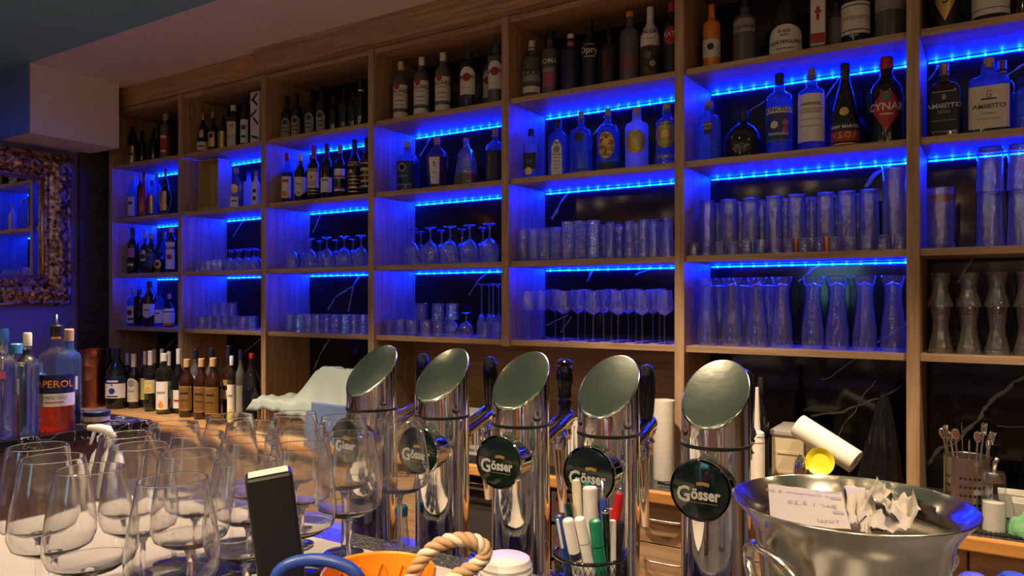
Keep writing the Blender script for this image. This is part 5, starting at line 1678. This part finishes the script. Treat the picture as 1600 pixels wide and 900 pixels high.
for e in range(4):
    (y0, z0), (y1, z1) = cs[e], cs[(e + 1) % 4]
    sy0, sz0 = (1 if y0 < cen[0] else -1), (1 if z0 < cen[1] else -1)
    sy1, sz1 = (1 if y1 < cen[0] else -1), (1 if z1 < cen[1] else -1)
    Lr = math.hypot(y1 - y0, z1 - z0)
    n = int(Lr / .007)
    vs, fs = [], []
    for i in range(n + 1):
        s_ = i / n
        for u, dd in dense:
            a0, b0 = y0 + sy0 * u, z0 + sz0 * u
            a1, b1 = y1 + sy1 * u, z1 + sz1 * u
            yy, zz = a0 + (a1 - a0) * s_, b0 + (b1 - b0) * s_
            carve = math.sin(min(1, max(0, (u - .02) / .12)) * math.pi)
            q = noise.noise(Vector((yy * 30, zz * 30, 0))) * .030 + noise.noise(Vector((yy * 75, zz * 75, 4))) * .018
            corner = max(0, 1 - min(math.hypot(yy - ky, zz - kz) for ky, kz in cs) / .28)
            d_ = dd + carve * (q * (.7 + .6 * corner) + .022 * corner) + (.003 * abs(math.sin((yy + zz) * 110)) if u > .15 else 0)
            edge = 0
            if u < .03:
                edge = noise.noise(Vector((yy * 18, zz * 18, 9))) * .012 * (1 - u / .03)
            vs.append((mx + max(.004, d_), yy - sy0 * 0 + (edge if e % 2 == 1 else 0), zz + (edge if e % 2 == 0 else 0)))
    w_ = len(dense)
    for i in range(n):
        for j in range(w_ - 1):
            fs.append((i * w_ + j, (i + 1) * w_ + j, (i + 1) * w_ + j + 1, i * w_ + j + 1))
    m.add(vs, fs)
mp(m, 'carved_frame', 'gold_frame')
m = MB().smooth()
g = fwid - .002
def rect_tube(r, off, mm, nm):
    m = MB().smooth()
    for (a_, b_) in (((ya + off, zb_ + off), (yb2 - off, zb_ + off)), ((yb2 - off, zb_ + off), (yb2 - off, zt - off)), ((yb2 - off, zt - off), (ya + off, zt - off)), ((ya + off, zt - off), (ya + off, zb_ + off))):
        m.tube([(mx + .030, a_[0], a_[1]), (mx + .030, b_[0], b_[1])], r, 10)
    mp(m, nm, mm)
rect_tube(.012, .187, 'gilt', 'inner_fillet')
mp(MB().box(mx + .012, mx + .016, ya + g, yb2 - g, zb_ + g, zt - g), 'mirror_pane', 'mirror')

# ------------------------------------------------------------------ things on the worktop
# dish rack with towels
def rack(name, x0, x1, y0, y1, h, mat, label, nb=12, cat='dish rack'):
    t = empty(name, ((x0 + x1) / 2, (y0 + y1) / 2, WT), label, cat)
    hx, hy = (x1 - x0) / 2, (y1 - y0) / 2
    m = MB()
    for zz, zz2 in ((0, .018), (h - .022, h)):
        m.box(-hx, hx, -hy, -hy + .006, zz, zz2).box(-hx, hx, hy - .006, hy, zz, zz2).box(-hx, -hx + .006, -hy + .006, hy - .006, zz, zz2).box(hx - .006, hx, -hy + .006, hy - .006, zz, zz2)
    m.build('rack_frame', mat, t)
    m = MB()
    for k in range(nb + 1):
        xx = -hx + .003 + (2 * hx - .006) * k / nb
        m.box(xx - .003, xx + .003, -hy, -hy + .005, .018, h - .022)
        m.box(xx - .003, xx + .003, hy - .005, hy, .018, h - .022)
    for k in range(8):
        yy = -hy + .01 + (2 * hy - .02) * k / 7
        m.box(hx - .005, hx, yy - .003, yy + .003, .018, h - .022)
        m.box(-hx, -hx + .005, yy - .003, yy + .003, .018, h - .022)
    m.build('rack_bars', mat, t)
    return t
Yr = 2.76
x0, x1 = X_(402, Yr), X_(560, Yr)
rack('dish_rack', x0, x1, Yr, 2.985, .155, 'beige', 'beige slotted glass rack under the pale blue towel, third bay', 18)
# towel draped over it: heightfield
def towel():
    m = MB().smooth()
    n = 44
    vs, fs = [], []
    X0, X1, Y0, Y1_ = x0 - .05, x1 + .03, Yr - .035, 2.993
    for j in range(n + 1):
        for i in range(n + 1):
            u, v = i / n, j / n
            x, y = X0 + (X1 - X0) * u, Y0 + (Y1_ - Y0) * v
            # mound of glasses below: rises from the mirror end to a plateau
            pl = min(1, max(0, (u - .22) / .36)) * min(1, max(0, (1.02 - u) / .14)) * min(1, max(0, v / .45)) * min(1, max(.25, (1.1 - v) / .3))
            pl = pl * pl * (3 - 2 * pl)
            z = WT + .170 + .185 * pl
            dr = 0
            if v < .06 : dr = (.06 - v) / .06
            if u < .05: dr = max(dr, (.05 - u) / .05)
            hang = .055 * dr if u < .62 else .17 * min(1, dr * 1.2)
            z -= hang
            z += .026 * noise.noise(Vector((x * 11, y * 8, 0))) + .022 * abs(noise.noise(Vector((x * 15 + y * 9, y * 12, 5)))) + .004 * noise.noise(Vector((x * 40, y * 40, 5)))
            vs.append((x, y, max(z, WT + .006)))
    for j in range(n):
        for i in range(n):
            q = j * (n + 1) + i
            fs.append((q, q + 1, q + n + 2, q + n + 1))
    m.add(vs, fs)
    o = m.build('towel', 'towel')
    s = o.modifiers.new('thick', 'SOLIDIFY'); s.thickness = .004; s.offset = 1
    tag(o, 'pale blue towel draped in a mound over the beige glass rack', 'towel')
towel()
m = MB().smooth()
vs, fs = [], []
xa, xb = X_(488, Yr - .045), X_(560, Yr - .045)
n = 16
for j in range(n + 1):
    for i in range(n + 1):
        u, v = i / n, j / n
        vs.append((xa + (xb - xa) * u, Yr - .048 + .006 * math.sin(u * 9) - .006 * v, WT + .20 - .195 * v))
for j in range(n):
    for i in range(n):
        q = j * (n + 1) + i
        fs.append((q, q + 1, q + n + 2, q + n + 1))
m.add(vs, fs)
o = m.build('towel', 'towel_blue'); s = o.modifiers.new('thick', 'SOLIDIFY'); s.thickness = .004
tag(o, 'darker blue towel hanging down in front of the beige glass rack', 'towel')
# grey wire rack with upturned glasses between the taps
rack('dish_rack', X_(612, 2.86), X_(664, 2.86), 2.85, 2.99, .17, 'grey', 'grey wire glass rack seen between first and second tap', 8)
rack('dish_rack', X_(700, 2.86), X_(790, 2.86), 2.85, 2.99, .20, 'grey', 'grey wire glass rack seen between second and third tap', 8)
rack('dish_rack', X_(886, 2.84), X_(912, 2.84), 2.85, 2.99, .21, 'white', 'narrow white slotted rack beside the fourth tap', 4)
for k, px in enumerate((640, 655)):
    o = linked('shot_glass', glass_proto('shot_up', .024, .075, 'cut', 12), None, (X_(px, 2.96), 2.82, WT + .0006))
    tag(o, 'upturned shot glass %s the grey wire rack behind the second tap' % ('before' if k == 0 else 'at the corner of'), 'glass')
# ribbed bar mat
t = MB()
xa, xb = X_(700, 2.75), X_(905, 2.75)
t.box(xa, xb, 2.74, 2.835, WT + .0006, WT + .004)
for k in range(12):
    yy = 2.744 + .0078 * k
    t.box(xa, xb, yy, yy + .004, WT + .004, WT + .009)
tag(t.build('bar_mat', 'rubber'), 'ribbed dark bar mat along the worktop edge behind the taps', 'mat')
# white cylinder (paper towel holder) left of the fifth upright
Yw = 2.90
c = Vector((X_(1037, Yw), Yw, WT))
t = empty('white_canister', c, 'tall white canister beside the upright behind the fourth tap handle', 'canister')
R = 34 / F * zc(1037, Yw) / 2
h = Z_(1037, 625, Yw) - WT
MB().smooth().lathe([(0, 0), (R * .93, 0), (R * .95, .004), (R * .97, h * .76), (0, h * .76)], 32).build('canister_body', 'white', t)
MB().smooth().lathe([(R * .97, h * .762), (R, h), (R * .97, h), (R * .94, h * .78), (0, h * .775)], 32).build('canister_collar', 'paper', t)
t = MB().smooth()
t.tube([(X_(1028, 2.80), 2.80, WT + .008), (X_(1052, 2.80), 2.80, WT + .008)], .0055, 8)
tag(t.build('corkscrew_handle', 'black'), 'short black rod lying on the granite before the white canister', 'tool')
# squeeze bottle
Yq = 2.86
c = Vector((X_(1183, Yq), Yq, WT))
R = 23 / F * zc(1183, Yq) / 2
h = Z_(1183, 605, Yq) - WT
t = empty('squeeze_bottle', c, 'white squeeze bottle with a long pointed spout and thin red ring', 'squeeze bottle')
MB().smooth().lathe([(0, 0), (R, 0), (R * 1.03, .004), (R, h * .50), (R * .9, h * .545), (0, h * .545)], 24).build('bottle_body', 'white', t)
MB().smooth().lathe([(R * 1.02, h * .485), (R * 1.02, h * .492)], 24).build('ring_band', 'ink_red', t)
MB().smooth().lathe([(0, h * .546), (R * .98, h * .546), (R * .92, h * .58), (R * .42, h * .60), (R * .22, h), (0, h)], 24).build('spout', 'white', t)
# dark bottle behind it
bottle(X_(1189, 2.985), 2.985, WT + .0005, .030, Z_(1189, 590, 2.985) - WT, 'spirit', 'black bottle behind the white squeeze bottle')
# clear plastic storage box
x0b, x1b = X_(1206, 2.95), X_(1258, 2.95)
t = empty('storage_box', ((x0b + x1b) / 2, 2.95, WT), 'translucent plastic storage box behind the lemon squeezer', 'box')
hw = (x1b - x0b) / 2
h = Z_(1220, 672, 2.95) - WT
m = MB()
m.box(-hw, hw, 0, .004, 0, h - .02).box(-hw, hw, .206, .21, 0, h - .02).box(-hw, -hw + .004, .004, .206, 0, h - .02).box(hw - .004, hw, .004, .206, 0, h - .02).box(-hw + .004, hw - .004, .004, .206, 0, .004)
m.box(-hw + .02, hw - .02, -.003, 0, h * .3, h * .34).box(-hw + .02, hw - .02, -.003, 0, h * .62, h * .66)
m.build('box_body', 'beige', t)
MB().box(-hw - .006, hw + .006, -.006, .216, h - .0195, h).build('lid', 'grey', t, bevel=.003)
# lemon reamer
c = Vector((X_(1252, 2.78), 2.78, WT))
t = empty('citrus_reamer', c, 'fluted chrome citrus reamer beside the yellow dish', 'citrus press')
h = Z_(1252, 709, 2.78) - WT
m = MB().smooth()
m.lathe([(.026, h - .075), (.027, h - .055), (.022, h - .025), (.010, h - .006), (0, h)], 48, shape=lambda a_: 1 - .16 * abs(math.sin(a_ * 4)))
m.build('reamer_cone', 'chrome', t)
MB().smooth().lathe([(0, 0), (.05, 0), (.055, .01), (.052, h - .08), (.03, h - .0755), (0, h - .0755)], 32).build('press_base', 'steel', t)
# yellow dish leaning
c = PW(1282, 722, zc(1277, 2.785))
t = empty('yellow_dish', (c.x, 2.785, c.z - .044), 'round yellow plastic strainer dish standing on edge', 'dish')
M = Matrix.Translation((0, 0, .046)) @ Matrix.Rotation(math.radians(78), 4, 'X') @ Matrix.Rotation(0, 4, 'Z')
MB().smooth().lathe([(0, -.014), (.030, -.012), (.046, .0), (.048, .004), (.046, .003), (.029, -.009), (0, -.011)], 32, M=M).build('dish_bowl', 'yellow', t)
# wooden board below them
tag(MB().smooth().lathe([(0, 0), (.085, 0), (.088, .006), (.085, .016), (0, .016)], 36, c=(X_(1192, 2.775), 2.785, WT + .0006)).build('wooden_trivet', 'cork'), 'round pale wooden board before the squeeze bottle', 'board')
# paper towel roll leaning
A, B = PW(1247, 664, zc(1247, 2.89)), PW(1337, 722, zc(1337, 2.85))
t = empty('paper_roll', (B.x, B.y, B.z), 'white paper roll lying aslant against the black marble', 'paper roll')
ax = A - B
M = ax.to_track_quat('Z', 'Y').to_matrix().to_4x4()
L = ax.length
MB().smooth().lathe([(.012, 0), (.042, 0), (.0425, .001), (.0425, L - .001), (.042, L), (.012, L)], 36, M=M).build('paper_layers', 'paper', t)
MB().smooth().lathe([(.0118, .0), (.0118, L), (.009, L), (.009, 0)], 20, M=M).build('core', 'beige', t)
# black folded parasol / bag against the upright
t = MB().smooth()
c = Vector((X_(1372, 3.07), 3.07, WT))
hh = Z_(1400, 615, 3.05) - WT
def fold(a_):
    return 1 + .16 * math.sin(a_ * 9) + .07 * math.sin(a_ * 4 + 1)
vs, fs = [], []
seg, k = 72, 12
for j in range(k + 1):
    v = j / k
    r = .066 * (1 - v) ** .8 + .008
    for i in range(seg):
        a_ = 2 * math.pi * i / seg
        vs.append((c.x + .02 * v + r * fold(a_) * math.cos(a_), c.y + r * fold(a_) * math.sin(a_) * .8, c.z + .001 + hh * v))
for j in range(k):
    for i in range(seg):
        fs.append((j * seg + i, j * seg + (i + 1) % seg, (j + 1) * seg + (i + 1) % seg, (j + 1) * seg + i))
fs.append(tuple(range(k * seg, (k + 1) * seg)))
t.add(vs, fs)
tag(t.build('folded_bag', 'black_gloss'), 'glossy black folded bag gathered to a point against the upright', 'bag')
# cutlery holder
Yk = 2.90
c = Vector((X_(1512, Yk), Yk, WT))
R = 66 / F * zc(1512, Yk) / 2
h = Z_(1512, 712, Yk) - WT
t = empty('cutlery_holder', c, 'perforated steel cutlery holder full of spoons on the granite', 'cutlery holder')
m = MB().smooth()
m.lathe([(0, .003), (R, .003), (R, h), (R * 1.02, h), (R * .97, h - .002), (R * .97, .006), (0, .006)], 48)
m.build('holder_body', 'steel', t)
m = MB()
a0 = math.atan2(-c.y, -c.x)
for j in range(5):
    for i in range(-6, 7):
        if abs(i) % 6 in (4, 5) and False:
            continue
        a_ = a0 + i * .19 + .1
        if i in (-3, -4, 4, 5):
            continue
        zz = h * (.18 + .13 * j)
        cc = Vector((math.cos(a_), math.sin(a_), 0))
        tt = Vector((-math.sin(a_), math.cos(a_), 0))
        vs = [cc * (R + .0006) + tt * (.0046 * math.cos(q)) + Vector((0, 0, zz + .0046 * math.sin(q))) for q in [k_ * math.pi / 5 for k_ in range(10)]]
        m.add(vs, [tuple(range(10))])
m.build('perforation', 'black', t)
random.seed(9)
for i in range(11):
    a_ = i * 2.4; r_ = R * .68 * math.sqrt((i + .5) / 11)
    b0 = c + Vector((r_ * math.cos(a_), r_ * math.sin(a_), .012))
    lean = Vector((math.cos(a_) * .22, math.sin(a_) * .22, 1)).normalized()
    Ls = h + random.uniform(.02, .06)
    t = empty('teaspoon' if i % 3 else 'fork', b0, ('steel teaspoon' if i % 3 else 'steel fork') + ' standing in the perforated cutlery holder', 'cutlery', 'cutlery in the perforated holder')
    lean = Vector((-.4 * r_ * math.cos(a_) / R, 0, 0)) * 0 + lean
    lim = (R * .9 - r_) / h
    q = Vector((lean.x, lean.y, 0))
    if q.length > lim:
        q = q.normalized() * lim
    lean = Vector((q.x, q.y, 1)).normalized()
    M = lean.to_track_quat('Z', 'Y').to_matrix().to_4x4() @ Matrix.Rotation(random.uniform(0, 3), 4, 'Z')
    MB().box(-.0028, .0028, -.001, .001, 0, Ls, M).build('handle', 'steel', t)
    m = MB().smooth()
    if i % 3:
        m.lathe([(0, -.020), (.008, -.014), (.0125, 0), (.010, .014), (0, .021)], 14, M=M @ Matrix.Translation((0, 0, Ls + .018)) @ Matrix.Diagonal((1, .3, 1, 1)))
        m.build('spoon_bowl', 'chrome', t)
    else:
        m.box(-.009, .009, -.001, .001, 0, .012, M @ Matrix.Translation((0, 0, Ls)))
        for q in range(4):
            m.box(-.009 + q * .005, -.006 + q * .005, -.001, .001, .012, .040, M @ Matrix.Translation((0, 0, Ls)))
        m.build('tines', 'chrome', t)
# sugar jar
Yg = 2.80
c = Vector((X_(1553, Yg), Yg, WT))
R = 33 / F * zc(1552, Yg) / 2
h = Z_(1552, 737, Yg) - WT
t = empty('sugar_dispenser', c, 'glass sugar dispenser half full of white sugar with steel top', 'sugar dispenser')
MB().smooth().lathe([(0, .0), (R, 0), (R, h * .82), (R * .9, h * .84), (R * .9, h * .85)], 28).build('glass_jar', 'glass_clear', t)
MB().smooth().lathe([(0, .004), (R * .94, .004), (R * .94, h * .5), (0, h * .52)], 28).build('sugar', 'white', t)
m = MB().smooth(); m.lathe([(0, h * .84), (R * .98, h * .84), (R, h * .95), (R * .9, h), (0, h)], 28)
m.tube([(0, 0, h), (.004, -.004, h + .03), (.010, -.008, h + .045)], .007, 10)
m.build('steel_top', 'steel', t)
# white tubs
for k, (px, Yt) in enumerate(((1582, 3.02), (1606, 2.90))):
    c = Vector((X_(px, Yt), Yt, WT))
    t = empty('white_tub', c, ['square white tub behind the sugar dispenser', 'second square white tub beside the green cloth'][k], 'tub')
    m = MB()
    a1, a2, h = .032, .042, .085
    vs = [(-a1, -a1, .002), (a1, -a1, .002), (a1, a1, .002), (-a1, a1, .002), (-a2, -a2, h), (a2, -a2, h), (a2, a2, h), (-a2, a2, h), (-a2 + .004, -a2 + .004, h), (a2 - .004, -a2 + .004, h), (a2 - .004, a2 - .004, h), (-a2 + .004, a2 - .004, h), (-a1 + .004, -a1 + .004, .006), (a1 - .004, -a1 + .004, .006), (a1 - .004, a1 - .004, .006), (-a1 + .004, a1 - .004, .006)]
    fs = [(3, 2, 1, 0), (12, 13, 14, 15)]
    for r in range(3):
        for i in range(4):
            fs.append((r * 4 + i, r * 4 + (i + 1) % 4, r * 4 + 4 + (i + 1) % 4, r * 4 + 4 + i))
    m.add(vs, fs)
    m.build('tub_wall', 'white', t, bevel=.002)
# dark tray with woven grid under them
xa, xb = X_(1452, 2.80), X_(1600, 2.80) + .05
m = MB()
m.box(xa, xb, 2.745, 2.775, WT + .0006, WT + .003)
for k in range(24):
    xx = xa + (xb - xa) * k / 24
    m.box(xx, xx + .008, 2.745, 2.775, WT + .003, WT + .007)
tag(m.build('drip_mat', 'rubber'), 'black studded drip mat in front of the cutlery holder', 'mat')
# green cloth
m = MB().smooth()
c = Vector((X_(1612, 2.78), 2.79, WT))
vs, fs = [], []
seg, k = 28, 10
for j in range(k + 1):
    ph = math.pi / 2 * j / k
    for i in range(seg):
        a_ = 2 * math.pi * i / seg
        r = .06 * math.cos(ph) * (1 + .3 * noise.noise(Vector((math.cos(a_) * 2, math.sin(a_) * 2, j * .3)))) + .001
        vs.append((c.x + r * math.cos(a_), c.y + r * .6 * math.sin(a_), c.z + .004 + .07 * math.sin(ph) * (1 + .35 * noise.noise(Vector((a_, j * .4, 1))))))
for j in range(k):
    for i in range(seg):
        fs.append((j * seg + i, j * seg + (i + 1) % seg, (j + 1) * seg + (i + 1) % seg, (j + 1) * seg + i))
m.add(vs, fs)
tag(m.build('cleaning_cloth', 'green_cloth'), 'crumpled green cleaning cloth on the granite beside the tubs', 'cloth')
